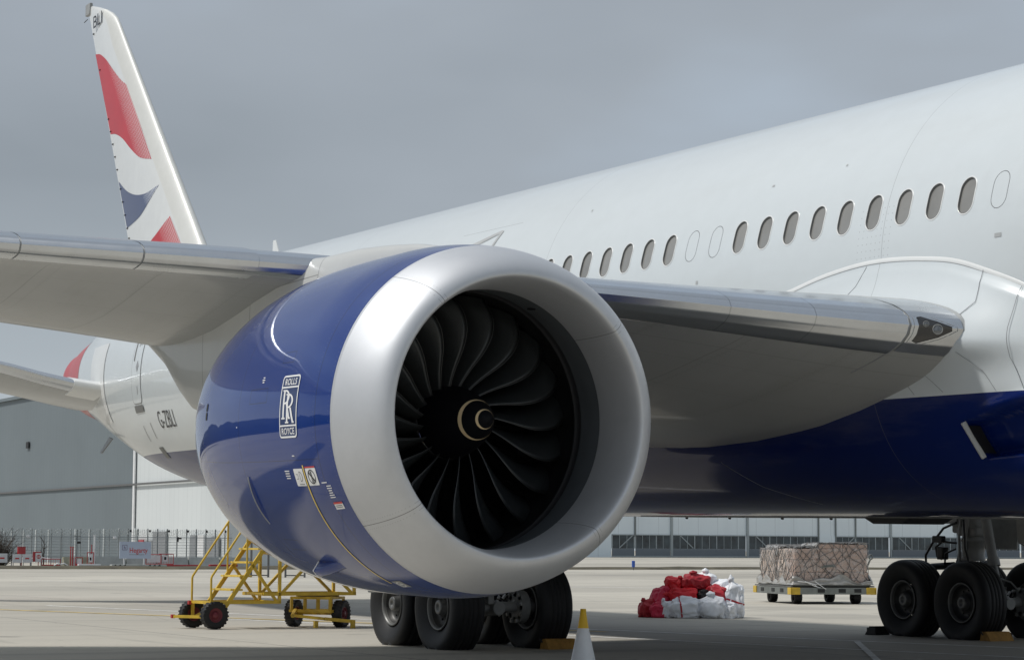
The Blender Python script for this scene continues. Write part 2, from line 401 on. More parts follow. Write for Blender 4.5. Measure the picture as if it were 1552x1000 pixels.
# ------------------------------------------------------------------ the ground
def ground_extra(nt, bs, vec, x, y, z, c):
    big = fnoise(nt, vec, .035, 4, .6, (1, .35, 1)); med = fnoise(nt, vec, .35, 5, .6, (1.6, .5, 1)); fine = fnoise(nt, vec, 9., 6, .7)
    c = mixc(nt, big.ramp(.38, .62), (.40, .373, .318), (.56, .525, .45))
    c = mixc(nt, med.ramp(.45, .8)*.35, c, (.29, .275, .245))
    c = mixc(nt, fine.ramp(.35, .75)*.25, c, (.32, .30, .27))
    # slab joints, 6 m by 6 m, sealed dark; each slab a slightly different grey
    jx = (x/6.1).frac(); jy = ((y+1.3)/6.1).frac()
    cell = (x/6.1).floor()*12.9898+((y+1.3)/6.1).floor()*78.233
    rnd = (cell._m('SINE')*43758.5).frac()
    c = mixc(nt, rnd*.22, c, (.28, .265, .24))
    j = jx.lt(.004).mx(jx.gt(.996)).mx(jy.lt(.004)).mx(jy.gt(.996))
    c = mixc(nt, j*.6, c, (.07, .068, .065))
    # tyre streaks along the taxi direction and a few oil patches
    st = fnoise(nt, vec, .8, 3, .5, (.9, .04, 1)).ramp(.58, .75)
    c = mixc(nt, st*.40, c, (.19, .18, .165))
    oil = fnoise(nt, vec, .55, 3, .5).ramp(.66, .74)
    c = mixc(nt, oil*.5, c, (.13, .125, .115))
    pa = ((x/3.05).floor()*5.31+((y+.6)/3.05).floor()*9.17)._m('SINE')*915.3
    c = mixc(nt, pa.frac().gt(.93)*.30, c, (.22, .21, .19))
    rub = fnoise(nt, vec, .42, 4, .6, (.22, 1.8, 1)).ramp(.60, .74)
    c = mixc(nt, rub*.35, c, (.13, .125, .115))
    sp = fnoise(nt, vec, 3.1, 2, .5).ramp(.70, .76)
    c = mixc(nt, sp*.45, c, (.10, .095, .09))
    ckn = nt.nodes.new('ShaderNodeTexVoronoi'); ckn.feature = 'DISTANCE_TO_EDGE'; ckn.inputs['Scale'].default_value = .13; nt.links.new(vec, ckn.inputs['Vector'])
    c = mixc(nt, Ex(nt, ckn.outputs['Distance']).lt(.003)*.15, c, (.10, .10, .09))
    bump(nt, bs, fine, .006, .35)
    return c
M['concrete'] = mat('worn_apron_concrete', (.3, .28, .25), .78, extra=ground_extra, spec=.3)
M['grass'] = mat('dry_grass_verge', (.10, .095, .055), .95, var=.4, vscale=1.2)
g = MB(); S = 3000
obj('apron_ground', mk([(-S, -S, 0), (S, -S, 0), (S, S, 0), (-S, S, 0)], [(0, 1, 2, 3)], M['concrete']), kind='structure')
# far taxiway strip and its grass edging: thin sheets above the apron
def sheet(name, pts, z, m): 
    return obj(name, mk([(p[0], p[1], z) for p in pts], [tuple(range(len(pts)))], m), kind='structure')
M['verge'] = mat('muddy_verge', (.085, .075, .05), .95, var=.45, vscale=.8)
M['farc'] = mat('pale_far_concrete', (.33, .31, .265), .8, var=.12, vscale=.05)
vg = []
n = 90
for k in range(n+1):
    t = k/n; y = -30+t*230
    vg.append((-112+.9*math.sin(y*.21)+.5*math.sin(y*.83), y))
bank = []
for k in range(n+1):
    x0, y = vg[k]; w = 16-y*.10 if y < 60 else 6+2*math.sin(y*.1)
    w = max(3.5, w)
    bank.append([(x0, y, .002), (x0-.35, y, .13+.05*noise.noise(Vector((y*.7, 0, 0)))), (x0-w*.5, y, .17+.10*noise.noise(Vector((y*.3, 3, 0)))), (x0-w, y, .004)])
obj('grass_verge', gridmesh(bank, M['verge'], flip=True), kind='structure')

# ------------------------------------------------------------------ painted lines on the apron
M['linew'] = mat('worn_white_line', (.78, .77, .74), .7, var=.3, vscale=4)
M['liney'] = mat('worn_yellow_line', (.75, .55, .16), .7, var=.3, vscale=4)
def pline(a, b, w, m, z=.004):
    a = Vector(a); b = Vector(b); d = (b-a).normalized(); nn = Vector((-d.y, d.x))*w/2
    return obj('painted_line', mk([(*(a+nn), z), (*(a-nn), z), (*(b-nn), z), (*(b+nn), z)], [(0, 1, 2, 3)], m), kind='structure')
pline((-24.6, -3.8), (12, 4.5), .17, M['linew'])
pline((-13.4, -3.5), (13, 2.0), .15, M['linew'])
pline((-30, -9.0), (-4.2, .1), .17, M['liney'], .008)
pline((-64, 8), (-20, 46), .3, M['linew'])
pline((.9, 1.7), (9, -4.0), .10, M['linew'], .012)
# ------------------------------------------------------------------ the airliner
air = thing('airliner', 'white and blue twin-engine airliner parked on the apron, huge silver-lipped engine in front', 'airliner', (0, 0, 0), (0, R(.714), 0))

# fuselage: one skin with real window openings on the starboard side
W0, W1 = -8, 36
NB = 8
zs_lo, zs_hi = WZ-.36, WZ+.36
def phi_of(z): return math.acos((z-5.13)/2.97)
ph = list(np.linspace(0, phi_of(zs_hi), 22)[:-1])+[phi_of(z) for z in np.linspace(zs_hi, zs_lo, NB+1)]
pw0 = len(np.linspace(0, phi_of(zs_hi), 22)[:-1])
ph += list(np.linspace(phi_of(zs_lo), PI, 30)[1:])+list(np.linspace(PI, 2*PI, 64)[1:-1])
xa = WX0+PITCH_W*(W0-.5)
xw = [xa+PITCH_W/NB*k for k in range(NB*(W1-W0+1)+1)]
xs = [-34.95, -34.85, -34.7, -34.5]+list(np.arange(-34.2, xa-.3, .45))+xw+list(np.arange(xw[-1]+.6, 33.3, .6))+[33.3, 33.45]
ix0 = xs.index(xw[0])
V = []; Nn = []
for X in xs:
    zc, ry, rz = sec(X)
    zc2, ry2, rz2 = sec(X+.05); zc1, ry1, rz1 = sec(X-.05)
    for a in ph:
        V.append((X, -ry*math.sin(a), zc+rz*math.cos(a)))
nph = len(ph); F = []
for i in range(len(xs)-1):
    for j in range(nph):
        if ix0 <= i < ix0+NB*(W1-W0+1) and pw0 <= j < pw0+NB: continue
        a = i*nph+j; b = i*nph+(j+1) % nph; c = (i+1)*nph+(j+1) % nph; d = (i+1)*nph+j
        F.append((a, b, c, d))
def stadium(th, w, h):
    r = w/2; dx, dz = math.cos(th), math.sin(th); s = h/2-r
    t = r/abs(dx) if abs(dx) > 1e-6 else 1e9
    if abs(t*dz) <= s: return (t*dx, t*dz)
    c = s*(1 if dz > 0 else -1); B = -dz*c; t = -B+math.sqrt(B*B-(c*c-r*r)); return (t*dx, t*dz)
def fpt(X, z, off=0.): return tuple(fus(X, z, off))
WW, WH = .272, .458
blank = {5, 6, 16, 29}
for w in range(W0, W1+1):
    i0 = ix0+(w-W0)*NB; xc = WX0+PITCH_W*w
    per = [(i0+k, pw0) for k in range(NB)]+[(i0+NB, pw0+k) for k in range(NB)]+[(i0+NB-k, pw0+NB) for k in range(NB)]+[(i0, pw0+NB-k) for k in range(NB)]
    base = len(V); n = len(per)
    for (i, j) in per:
        q = V[i*nph+j]; th = math.atan2(q[2]-WZ, q[0]-xc); sx_, sz_ = stadium(th, WW+.012, WH+.012)
        V.append(fpt(xc+sx_, WZ+sz_))
    for k in range(n):
        a = per[k][0]*nph+per[k][1]; b = per[(k+1) % n][0]*nph+per[(k+1) % n][1]
        F.append((a, base+k, base+(k+1) % n, b))
    # recessed channel all round and, for a blank, the plug itself
    thn = [2*PI*k/40 for k in range(40)]
    if w in blank:
        out = [stadium(t, WW+.014, WH+.014) for t in thn]; inn = [stadium(t, WW-.004, WH-.004) for t in thn]
        rv = [fpt(xc+p[0], WZ+p[1], -.004) for p in out]+[fpt(xc+p[0], WZ+p[1], -.004) for p in inn]
        fr = obj('window_plug', mk([fpt(xc+p[0], WZ+p[1], 0) for p in inn]+[fpt(xc+p[0]*.5, WZ+p[1]*.5, .0) for p in inn]+[fpt(xc, WZ, 0)],
             [(k, k+40, (k+1) % 40+40, (k+1) % 40) for k in range(40)]+[(k+40, 80, (k+1) % 40+40) for k in range(40)], M['fus'], True), air, label='blanked window opening painted white')
        obj('seal', mk(rv, [(k, 40+k, 40+(k+1) % 40, (k+1) % 40) for k in range(40)], M['seam']), fr)
    else:
        rings = []
        for (ww, hh, off) in ((WW+.040, WH+.040, .0015), (WW+.030, WH+.030, .005), (WW+.004, WH+.004, .004), (WW-.006, WH-.006, -.004), (WW-.018, WH-.018, -.040)):
            rings.append([fpt(xc+p[0], WZ+p[1], off) for p in (stadium(t, ww, hh) for t in thn)])
        me = gridmesh(np.array(rings), M['white'], closev=True)
        me.materials.append(M['reveal'])
        me.polygons.foreach_set('material_index', [0]*80+[1]*80)
        fr = obj('window', me, air)
        g1 = [fpt(xc+p[0], WZ+p[1], -.022) for p in (stadium(t, WW-.008, WH-.008) for t in thn)]
        obj('pane', mk(g1+[fpt(xc, WZ, -.022)], [(k, 40, (k+1) % 40) for k in range(40)], M['pane']), fr)
me = mk(V, F, M['fus'], True)
obj('fuselage', me, air)
# flip check is left to the renderer: principled paint is two sided

# tail cone end painted red
cone = []
for X in np.arange(-35.0, -30.6, .3):
    zc, ry, rz = sec(max(X, -34.94))
    cone.append([(X, -(ry+.006)*math.sin(a), zc+(rz+.006)*math.cos(a)) for a in np.linspace(0, 2*PI, 60)])
obj('tail_cone', gridmesh(np.array(cone), M['red'], flip=True), air)
ex = MB().lathe([(0, .05), (0, .05)], 8)
# wing-to-body fairing: sculpted belly skin
ARCH = [(-9, 3.0), (-6, 4.2), (-2, 4.8), (3, 4.75), (5.27, 5.0), (6.16, 5.16), (7.15, 5.25), (8.2, 5.20), (8.84, 5.11), (9.44, 4.93), (10.04, 4.71), (11, 4.2), (12.2, 3.45), (13.6, 2.75), (15, 2.3)]
xf = list(np.arange(-9, 7.9, .3))+list(np.arange(8.0, 8.95, .045))+[8.96, 8.975, 8.985, 8.995]+list(np.arange(9.02, 11.6, .045))+list(np.arange(11.7, 15.01, .25))
def fair_pt(X, z_or_t, side, nt=None):
    pass
def sstep(a, b, x):
    t = min(1, max(0, (x-a)/(b-a))); return t*t*(3-2*t)
FN = 150
def sh(X, z): return (3.12-max(2.3, min(3.5, z)))*.18*sstep(8.0, 8.9, X)*(1-sstep(9.6, 11.6, X))
def fair_row(X, side):
    zc, ry, rz = 5.13, 2.885, 2.97
    zt = smooth_tab(X, ARCH)[0]; row = []
    k_l = sstep(-9.3, -5, X)*(1-sstep(9.5, 15, X))     # how full the fairing is here
    zb = 2.16-.155*k_l; hw = 2.75+.40*k_l
    a_t = math.acos((zt-zc)/rz)
    for j in range(FN+1):
        u = j/FN; a = a_t+(PI-a_t)*u
        # fuselage point and fairing (superellipse) point along the same direction
        dy, dz = math.sin(a), math.cos(a)
        rf = 1/math.sqrt((dy/ry)**2+(dz/rz)**2)
        n = 3.1; bb = zc-zb
        rs = (abs(dy/hw)**n+abs(dz/bb)**n)**(-1/n)
        bl = sstep(0, .28, u)
        r_ = rf+.012+max(0, rs-rf)*bl
        y = r_*dy; z = zc+r_*dz
        # fillet that runs forward from the wing root
        amp = .27*sstep(4.0, 8.2, X)*(1-sstep(9.3, 10.9, X)); zc_f = 4.12-.02*(X-9.3)
        dzf = z-zc_f
        wdt = .62 if dzf > 0 else .30
        y += amp*math.exp(-(dzf/wdt)**2)*(1 if u > .03 else u/.03)
        # ram-air inlet: a ramp that deepens aft, and a raised pod under it
        if side < 0:
            if X > 8.98:
                X2 = X+sh(X, z); zl_ = 2.70+.05*(X2-9.2); zh_ = 3.14+.17*(X2-8.98)
                y -= .27*(1-sstep(0, 2.4, X-8.98))*sstep(zl_, zl_+.07, z)*(1-sstep(zh_-.05, zh_, z))
            y += .10*sstep(8.7, 9.6, X)*math.exp(-((z-2.50-.04*(X-9))/.13)**2)*(1-sstep(11, 13, X))
            y += .03*sstep(9.2, 9.8, X)*math.exp(-((z-3.2-.17*(X-9))/.05)**2)*(1-sstep(10.8, 11.6, X))
        row.append((X+sh(X, z) if side < 0 else X, side*y, z))
    return row
rows = [fair_row(X, -1) for X in xf]
bf = obj('belly_fairing', gridmesh(np.array(rows), M['fus']), air)
ks = xf.index(8.975)
for q in range(ks*FN, (ks+1)*FN): bf.data.polygons[q].use_smooth = False
rows2 = [fair_row(X, 1) for X in np.arange(-9, 15.01, .4)]
obj('belly_fairing', gridmesh(np.array(rows2), M['fus'], flip=True), air)
# sealing strip along the fairing's arched edge
st = MB(); 
V_ = []
for X in np.arange(-6, 13.4, .12):
    zt = smooth_tab(X, ARCH)[0]
    a = fus(X, zt+.030, .001); b = fus(X, zt+.024, .009); c = fus(X, zt-.020, .0165); d = fus(X, zt-.028, .0155)
    V_.append([tuple(a), tuple(b), tuple(c), tuple(d)])
obj('fairing_edge_strip', gridmesh(np.array(V_), M['white']), air)
V_ = []
for X in np.arange(-6, 13.4, .12):
    zt = smooth_tab(X, ARCH)[0]
    V_.append([tuple(fus(X, zt-.028, .0185)), tuple(fus(X, zt-.035, .0185))])
obj('seal', mk(np.array(V_).reshape(-1, 3), [(2*i, 2*i+1, 2*i+3, 2*i+2) for i in range(len(V_)-1)], M['decal_g']), air)
# panel joints on the fairing
def yfair(X, z):
    r = fair_row(X, -1); best = min(r, key=lambda p: abs(p[2]-z)); return best
def joint_on_fairing(pts, w=.008, m='seam', nm='panel_joint'):
    P_ = []
    for k in range(len(pts)-1):
        n = max(2, int(math.hypot(pts[k+1][0]-pts[k][0], pts[k+1][1]-pts[k][1])/.07))
        for q in range(n): P_.append((pts[k][0]+(pts[k+1][0]-pts[k][0])*q/n, pts[k][1]+(pts[k+1][1]-pts[k][1])*q/n))
    P_.append(pts[-1]); L = []
    for (X, z) in P_:
        r = fair_row(X, -1); r = sorted(r, key=lambda p: p[2]); y = float(np.interp(z, [p[2] for p in r], [p[1] for p in r]))
        L.append((X, y-.001, z))
    mb = MB(); mb.tube(L, w*.45, 4, False); return mb.build(nm, M['decal_g'], air)
joint_on_fairing([(7.1, 5.2), (6.95, 4.95), (6.7, 4.75)])
joint_on_fairing([(9.35, 4.95), (9.42, 4.55), (9.2, 4.36)])
joint_on_fairing([(10.02, 4.7), (9.98, 4.2), (10.0, 3.85), (10.15, 3.48)])
joint_on_fairing([(9.25, 3.95), (9.55, 3.72), (9.7, 3.48)])
joint_on_fairing([(8.5, 3.72), (8.75, 3.50)])
joint_on_fairing([(8.1, 3.62), (8.2, 3.49)])
joint_on_fairing([(3.4, 2.75), (3.9, 2.4), (4.6, 2.16)])
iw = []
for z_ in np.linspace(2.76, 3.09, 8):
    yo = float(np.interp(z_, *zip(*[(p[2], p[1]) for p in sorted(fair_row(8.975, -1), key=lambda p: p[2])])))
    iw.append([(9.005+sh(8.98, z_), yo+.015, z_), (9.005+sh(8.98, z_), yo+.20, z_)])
obj('inlet_wall_shade', gridmesh(np.array(iw), M['black']), air)  # black sheet standing in for the deep shade on the recess wall
# inlet lip bar and its notice
def skin_y(X, z):
    r_ = sorted(fair_row(X, -1), key=lambda p: p[2]); return float(np.interp(z, [p[2] for p in r_], [p[1] for p in r_]))
b = MB(); b.bar((8.955, skin_y(8.96, 3.12)-.005, 3.13), (9.035, skin_y(8.96, 2.72)-.005, 2.70), .05, .06, .01); b.build('inlet_lip_strip', M['trim'], air)
def yf2(X, z):
    # point on the fairing skin at (X, z)
    best = None
    for Xn in np.linspace(X-.25, X+.25, 26):
        r_ = sorted(fair_row(Xn, -1), key=lambda p: p[2]); xx = float(np.interp(z, [p[2] for p in r_], [p[0] for p in r_])); yy = float(np.interp(z, [p[2] for p in r_], [p[1] for p in r_]))
        if best is None or abs(xx-X) < best[0]: best = (abs(xx-X), yy)
    return Vector((X, best[1]-.008, z))
dc = Decal()
for k in range(5): dc.rect((0, .05-.027*k), .26-.05*(k % 2)-(.13 if k == 0 else 0), .009)
dc.wrap(lambda u, v: yf2(10.0+u, 2.96+v+u*.1)); dc.build('inlet_notice', M['trim'], air)

# ---- wings
LW = 22
XC = [0, .004, .013, .03, .05, .08, .12, .2, .3, .42, .55, .68, .8, .9, 1.0]
UP = [0, .14, .25, .38, .48, .60, .72, .90, .99, 1.0, .92, .75, .52, .28, .02]
LO10 = [0, .13, .22, .27, .30, .32, .35, .50, .72, .93, 1.0, .95, .74, .50, .08]
LO3 = [0, .10, .18, .27, .34, .44, .54, .72, .88, .97, 1.0, .93, .72, .45, .05]
# station: |y|, x_le, z_le, x_te, z_te, upper bulge, lower bulge
WST = [(2.0, 10.2, 4.13, -2.5, 3.9, .75, 1.15), (3.3, 9.36, 4.22, -2.4, 4.02, .72, 1.08), (6.6, 7.17, 4.60, -2.1, 4.36, .48, .72), (10, 4.93, 4.975, -2.0, 4.66, .40, .50),
       (13.2, 2.82, 5.25, -3.45, 5.12, .34, .42), (18, -.4, 5.75, -5.2, 5.75, .26, .30), (24, -4.6, 6.6, -8.9, 6.55, .16, .18), (28.6, -8.2, 7.5, -11.0, 7.45, .07, .08), (30, -11.2, 7.9, -11.9, 7.88, .01, .01)]
def wpt(s, y, lower, off=0.):
    xl, zl, xt, zt, tu, tl = smooth_tab(y, WST)
    f = min(1, max(0, (y-3.3)/6.7))
    lo = np.interp(s, XC, LO3)*(1-f)+np.interp(s, XC, LO10)*f
    if lower: dz = -tl*lo
    else: dz = tu*np.interp(s, XC, UP)
    ds = .002
    return np.array([xl+(xt-xl)*s, 0, zl+(zt-zl)*s+dz])
def wing_section(y, s0u, s1, s0l, n=26, off=0.):
    """points upper s1 -> nose -> lower s1 ; if s0=0 passes round the nose"""
    t = np.linspace(1, 0, n)**2
    pts = [wpt(s1*q if s0u == 0 else s0u+(s1-s0u)*q, y, False) for q in t]+[wpt(s1*q if s0l == 0 else s0l+(s1-s0l)*q, y, True) for q in t[::-1][1:]]
    P_ = np.array(pts)
    if off:
        d = np.gradient(P_, axis=0); nn = np.stack([-d[:, 2], 0*d[:, 0], d[:, 0]], 1); nn /= np.linalg.norm(nn, axis=1)[:, None]+1e-9
        P_ = P_+nn*off
    return P_
def wing_mesh(ys, side, s1, m, off=0., s1l=None):
    rows = []
    for y in ys:
        p = wing_section(y, 0, s1, 0, 26, off)
        if s1l is not None:
            q = wing_section(y, 0, s1l, 0, 26, off); p = np.concatenate([p[:26], q[26:]])
        p = p.copy(); p[:, 1] = side*y; rows.append(p)
    return gridmesh(np.array(rows), m, flip=(side < 0))
for side in (-1, 1):
    ys = list(np.arange(2.0, 14, .4))+list(np.arange(14.5, 28.6, 1.2))+[28.6, 29.3, 29.8, 30]
    wg = obj('wing', wing_mesh(ys, side, .915, M['wing']), air)
    # flap panels behind the wing box, their skin set slightly in
    for (ya, yb) in ((3.0, 9.0), (9.04, 10.75), (10.79, 16.5), (16.6, 22.5), (22.6, 28)):
        rows = []
        for y in np.linspace(ya, yb, 10):
            p = [wpt(s, y, False)+np.array([0, 0, -.012]) for s in np.linspace(1, .905, 8)]+[wpt(s, y, True)+np.array([0, 0, .022]) for s in np.linspace(.905, 1, 8)]
            p = np.array(p); p[:, 1] = side*y; rows.append(p)
        obj('flap', gridmesh(np.array(rows), M['wing'], closev=True, capu=True, flip=(side < 0)), air)
    # metal leading edge in separate slats
    for (ya, yb, o_, sl, nm) in ((3.775, 9.0, .010, .042, 'slat'), (9.0, 10.355, .006, .030, 'fixed_leading_edge'), (10.36, 11.55, .015, .052, 'slat'), (11.57, 12.85, .015, .052, 'slat'), (12.87, 17, .015, .05, 'slat'), (17.1, 22.5, .02, .05, 'slat'), (22.6, 27.8, .015, .06, 'slat')):
        yy = np.linspace(ya, yb, 12); rows = []
        for y in yy:
            xl, zl, xt, zt, tu, tl = smooth_tab(y, WST); ch = xl-xt
            # profile from the upper rear edge round the nose to the lower rear edge; constant metal depth
            ru = .085 if nm == 'slat' else .06
            p = wing_section(y, 0, ru, 0, 26, o_); q = wing_section(y, 0, sl*(9.0/ch)**.5, 0, 26, o_)
            p = np.concatenate([p[:26], q[26:]]); 
            # close the back so the slat has thickness
            a = p[-1]+np.array([-.05, 0, o_*1.4]); bq = p[0]+np.array([-.03, 0, -o_*1.2])
            p = np.concatenate([[bq], p, [a]]); p[:, 1] = side*y; rows.append(p)
        sl_o = obj(nm, gridmesh(np.array(rows), M['slat'], flip=(side < 0), capu=True), air)
    # landing light panel at the root
    rows = []
    for y in np.linspace(3.25, 3.76, 8):
        p = wing_section(y, 0, .075, 0, 26, .012); q = wing_section(y, 0, .030, 0, 26, .012); p = np.concatenate([p[:26], q[26:]]); p[:, 1] = side*y; rows.append(p)
    rp = obj('leading_edge_panel', gridmesh(np.array(rows), M['slat'], flip=(side < 0)), air)
    # upper edge trim line
obj('root_seal', MB().tube([tuple(np.array([*wpt(s, 3.78, lo)])+np.array([.01, -3.78, 0])) for s, lo in [(.07, 0), (.04, 0), (.02, 0), (.008, 0), (.002, 0), (0, 0), (.004, 1), (.013, 1), (.03, 1), (.06, 1), (.1, 1)]], .009, 6, False).mesh(M['decal_g']), air)

# landing light behind its glass, at the starboard root
def le_pt(y, zrel, off):
    # point on the nose skin at height zrel from the leading edge line
    best = None
    for s in np.linspace(0, .05, 160):
        for lo in ((False,) if zrel > 0 else (True,)):
            p = wpt(s, y, lo); xl, zl, *_ = smooth_tab(y, WST); d = abs((p[2]-zl)-zrel)
            if best is None or d < best[0]: best = (d, p)
    p = best[1]; n_ = Vector((.83, -.50, .1 if zrel > 0 else -.15)).normalized()
    return Vector((p[0], -y, p[2]))+n_*(off+.012)
cor = [(3.655, .075), (3.62, .085), (3.50, .045), (3.39, .0), (3.385, -.03), (3.48, -.10), (3.62, -.165), (3.66, -.15)]
cy = sum(p[0] for p in cor)/8; cz = sum(p[1] for p in cor)/8
def lens_poly(sc): return [(cy+(p[0]-cy)*sc, cz+(p[1]-cz)*sc) for p in cor]
d = Decal(); d.ring(lens_poly(1.6), lens_poly(1.55)); d.wrap(lambda u, v: le_pt(u, v, .004), (.03, .03)); lt = d.build('landing_light', M['decal_g'], air)
d = Decal(); d.poly(lens_poly(1.22)); d.wrap(lambda u, v: le_pt(u, v, .006), (.025, .025)); d.build('lamp_bay', M['bay'], lt)
for (y, z, r_) in ((3.495, -.022, .062), (3.61, .02, .036)):
    c = le_pt(y, z, .012); ax = Vector((.85, -.5, .1)).normalized(); q = Vector((0, 1, 0)).rotation_difference(ax).to_matrix().to_4x4()
    Mx = Matrix.Translation(c) @ q
    MB().lathe([(-.01, r_), (.006, r_), (.008, r_*.90), (.001, r_*.86)], 24, Mx).build('lamp_ring', M['gear'], lt)
    MB().lathe([(.001, r_*.86), (.007, r_*.6), (.010, r_*.3), (.011, .001)], 24, Mx).build('lamp', M['lens'], lt)
MB().tube([le_pt(y, z, .006) for y, z in lens_poly(1.22)+[lens_poly(1.22)[0]]], .005, 5, False).build('lens_frame', M['seam'], lt)

# flap-track fairings under the starboard wing
for (y, L, nm) in ((11.45, 1.5, 0), (17.5, 3.6, 0), (22.2, 3.0, 0)):
    xl, zl, xt, zt, tu, tl = smooth_tab(y, WST)
    for side in (-1, 1):
        rows = []
        for k in range(17):
            t = k/16; r_ = (.20 if L > 2 else .16)*math.sqrt(max(0, math.sin(PI*t**.8)))+.002
            X = xt+L*.78-L*t; zz = zt-.02+.1*t
            rows.append([(X, side*y+r_*.8*math.cos(a), zz-.02+r_*.9*math.sin(a)) for a in np.linspace(0, 2*PI, 17)[:-1]])
        obj('flap_track_fairing', gridmesh(np.array(rows), M['wing'], closev=True), air)

# ---- pylon
pyl = []
PT = [(8.35, 4.83, 4.74, .02), (8.1, 4.90, 4.6, .09), (7.7, 4.965, 4.5, .15), (7.0, 5.02, 4.3, .22), (6.25, 5.055, 4.1, .27), (5.3, 5.05, 3.8, .30), (4.6, 5.09, 3.6, .31), (3.4, 5.2, 3.3, .32), (2.0, 5.1, 3.2, .32),
      (1.0, 5.0, 3.35, .31), (.5, 4.95, 3.62, .30), (0, 4.9, 3.97, .28), (-.6, 4.86, 4.22, .24), (-1.3, 4.82, 4.49, .17), (-1.9, 4.78, 4.62, .08), (-2.2, 4.75, 4.7, .01)]
for (X, zt_, zb_, hw_) in PT:
    row = []
    for k in range(40):
        a = 2*PI*k/40; c_, s_ = math.cos(a), math.sin(a)
        yy = hw_*abs(c_)**.45*(1 if c_ > 0 else -1); zz = (zt_+zb_)/2+(zt_-zb_)/2*abs(s_)**(.75)*(1 if s_ > 0 else -1)
        row.append((X, EY-.0+yy, zz))
    pyl.append(row)
pyf = []
for X in np.linspace(8.35, -2.2, 70):
    pyf.append([tuple(np.array([X, *[np.interp(X, [p[0] for p in PT][::-1], [pyl[i][k][c] for i in range(len(PT))][::-1]) for c in (1, 2)]])) for k in range(40)])
obj('pylon', gridmesh(np.array(pyf), M['pylon'], closev=True), air)

# ---- engine
ND = dict(xl=10.01, Rh=1.471, Rm=1.914, a=1.624, b=.73, Rt=1.374, Re=1.557, Le=5.262, q=3.006)
def nacR(X):
    x = X-ND['xl']
    if x >= 0: return ND['Rh']
    if x > -ND['a']:
        s = -x/ND['a']; return ND['Rh']+(ND['Rm']-ND['Rh'])*math.sqrt(1-(1-s)**2)
    t = (-x-ND['a'])/(ND['Le']-ND['a']); return ND['Rm']-(ND['Rm']-ND['Re'])*t**ND['q']
def eng(X, r, a):   # a: angle above horizontal on the outboard side
    return (X, EY-r*math.cos(a), EZ+r*math.sin(a))
XJ = 9.29
NA = 144
rows = []
Lend = 10.01-5.262-.22
xsn = list(np.linspace(XJ-.004, 8.3, 14))+list(np.linspace(8.15, Lend+.35, 26))
for X in xsn: rows.append([eng(X, nacR(X), 2*PI*k/NA) for k in range(NA)])
NCH = 16
for f in (.35, .7, 1.0):
    row = []
    for k in range(NA):
        ch = abs(((k/NA*NCH) % 1)-.5)*2; Xe = Lend+.30-.42*(1-ch**1.4); X = Lend+.35+(Xe-Lend-.35)*f
        row.append(eng(X, nacR(X)-.02*f*(1-ch), 2*PI*k/NA))
    rows.append(row)
for f in (0., .5, 1.):
    rows.append([(p[0]+(.02 if f == 0 else f*.9), EY+(p[1]-EY)*(.985-f*.06), EZ+(p[2]-EZ)*(.985-f*.06)) for p in rows[len(xsn)+2]])
nac = obj('nacelle', gridmesh(np.array(rows), M['nac'], closev=True, flip=False), air)
# inlet lip: outer metal, round the highlight, into the throat
rows = []
for t in np.linspace(0, 1, 26):
    X = XJ+(10.01-XJ)*math.sin(t*PI/2); rows.append((X, nacR(X)+.0015 if t < 1 else ND['Rh']))
for t in np.linspace(0, 1, 24)[1:]:
    s = 1-math.cos(t*PI/2); rows.append((10.01-ND['b']*s, ND['Rh']-(ND['Rh']-ND['Rt'])*math.sqrt(1-(1-s)**2)))
rows = [(XJ, nacR(XJ)-.03)]+rows+[(9.272, ND['Rt']+.0), (9.268, ND['Rt']+.012)]
obj('inlet_lip', gridmesh(np.array([[eng(x, r, 2*PI*k/NA) for k in range(NA)] for x, r in rows]), M['lip'], closev=True), nac)
FX = 8.53
rows = [(9.27, ND['Rt']+.004), (9.1, 1.382), (8.95, 1.396), (8.83, 1.408), (8.82, 1.408)]
obj('inlet_liner', gridmesh(np.array([[eng(x, r, 2*PI*k/NA) for k in range(NA)] for x, r in rows]), M['liner'], closev=True), nac)
rows = [(8.818, 1.412), (8.80, 1.418), (8.79, 1.418), (8.70, 1.418), (8.695, 1.405), (8.66, 1.405), (8.655, 1.418), (8.2, 1.425), (7.38, 1.43)]
obj('fan_case', gridmesh(np.array([[eng(x, r, 2*PI*k/NA) for k in range(NA)] for x, r in rows]), M['case'], closev=True), nac)
# dark bulkhead behind the blades: outlet guide vanes
gv = MB()
for k in range(44):
    a = 2*PI*k/44; p = [eng(7.95, .55, a), eng(7.95, 1.40, a), eng(7.6, 1.40, a+.05), eng(7.6, .55, a+.05)]; gv.add(p, [(0, 1, 2, 3)])
gv.build('guide_vanes', M['case'], nac)['kind'] = 'stuff'
rows = [(8.26, .43), (7.7, .62), (7.4, .75), (7.39, 1.42)]
obj('core_inlet', gridmesh(np.array([[eng(x, r, 2*PI*k/48) for k in range(48)] for x, r in rows]), M['black'], closev=True), nac)
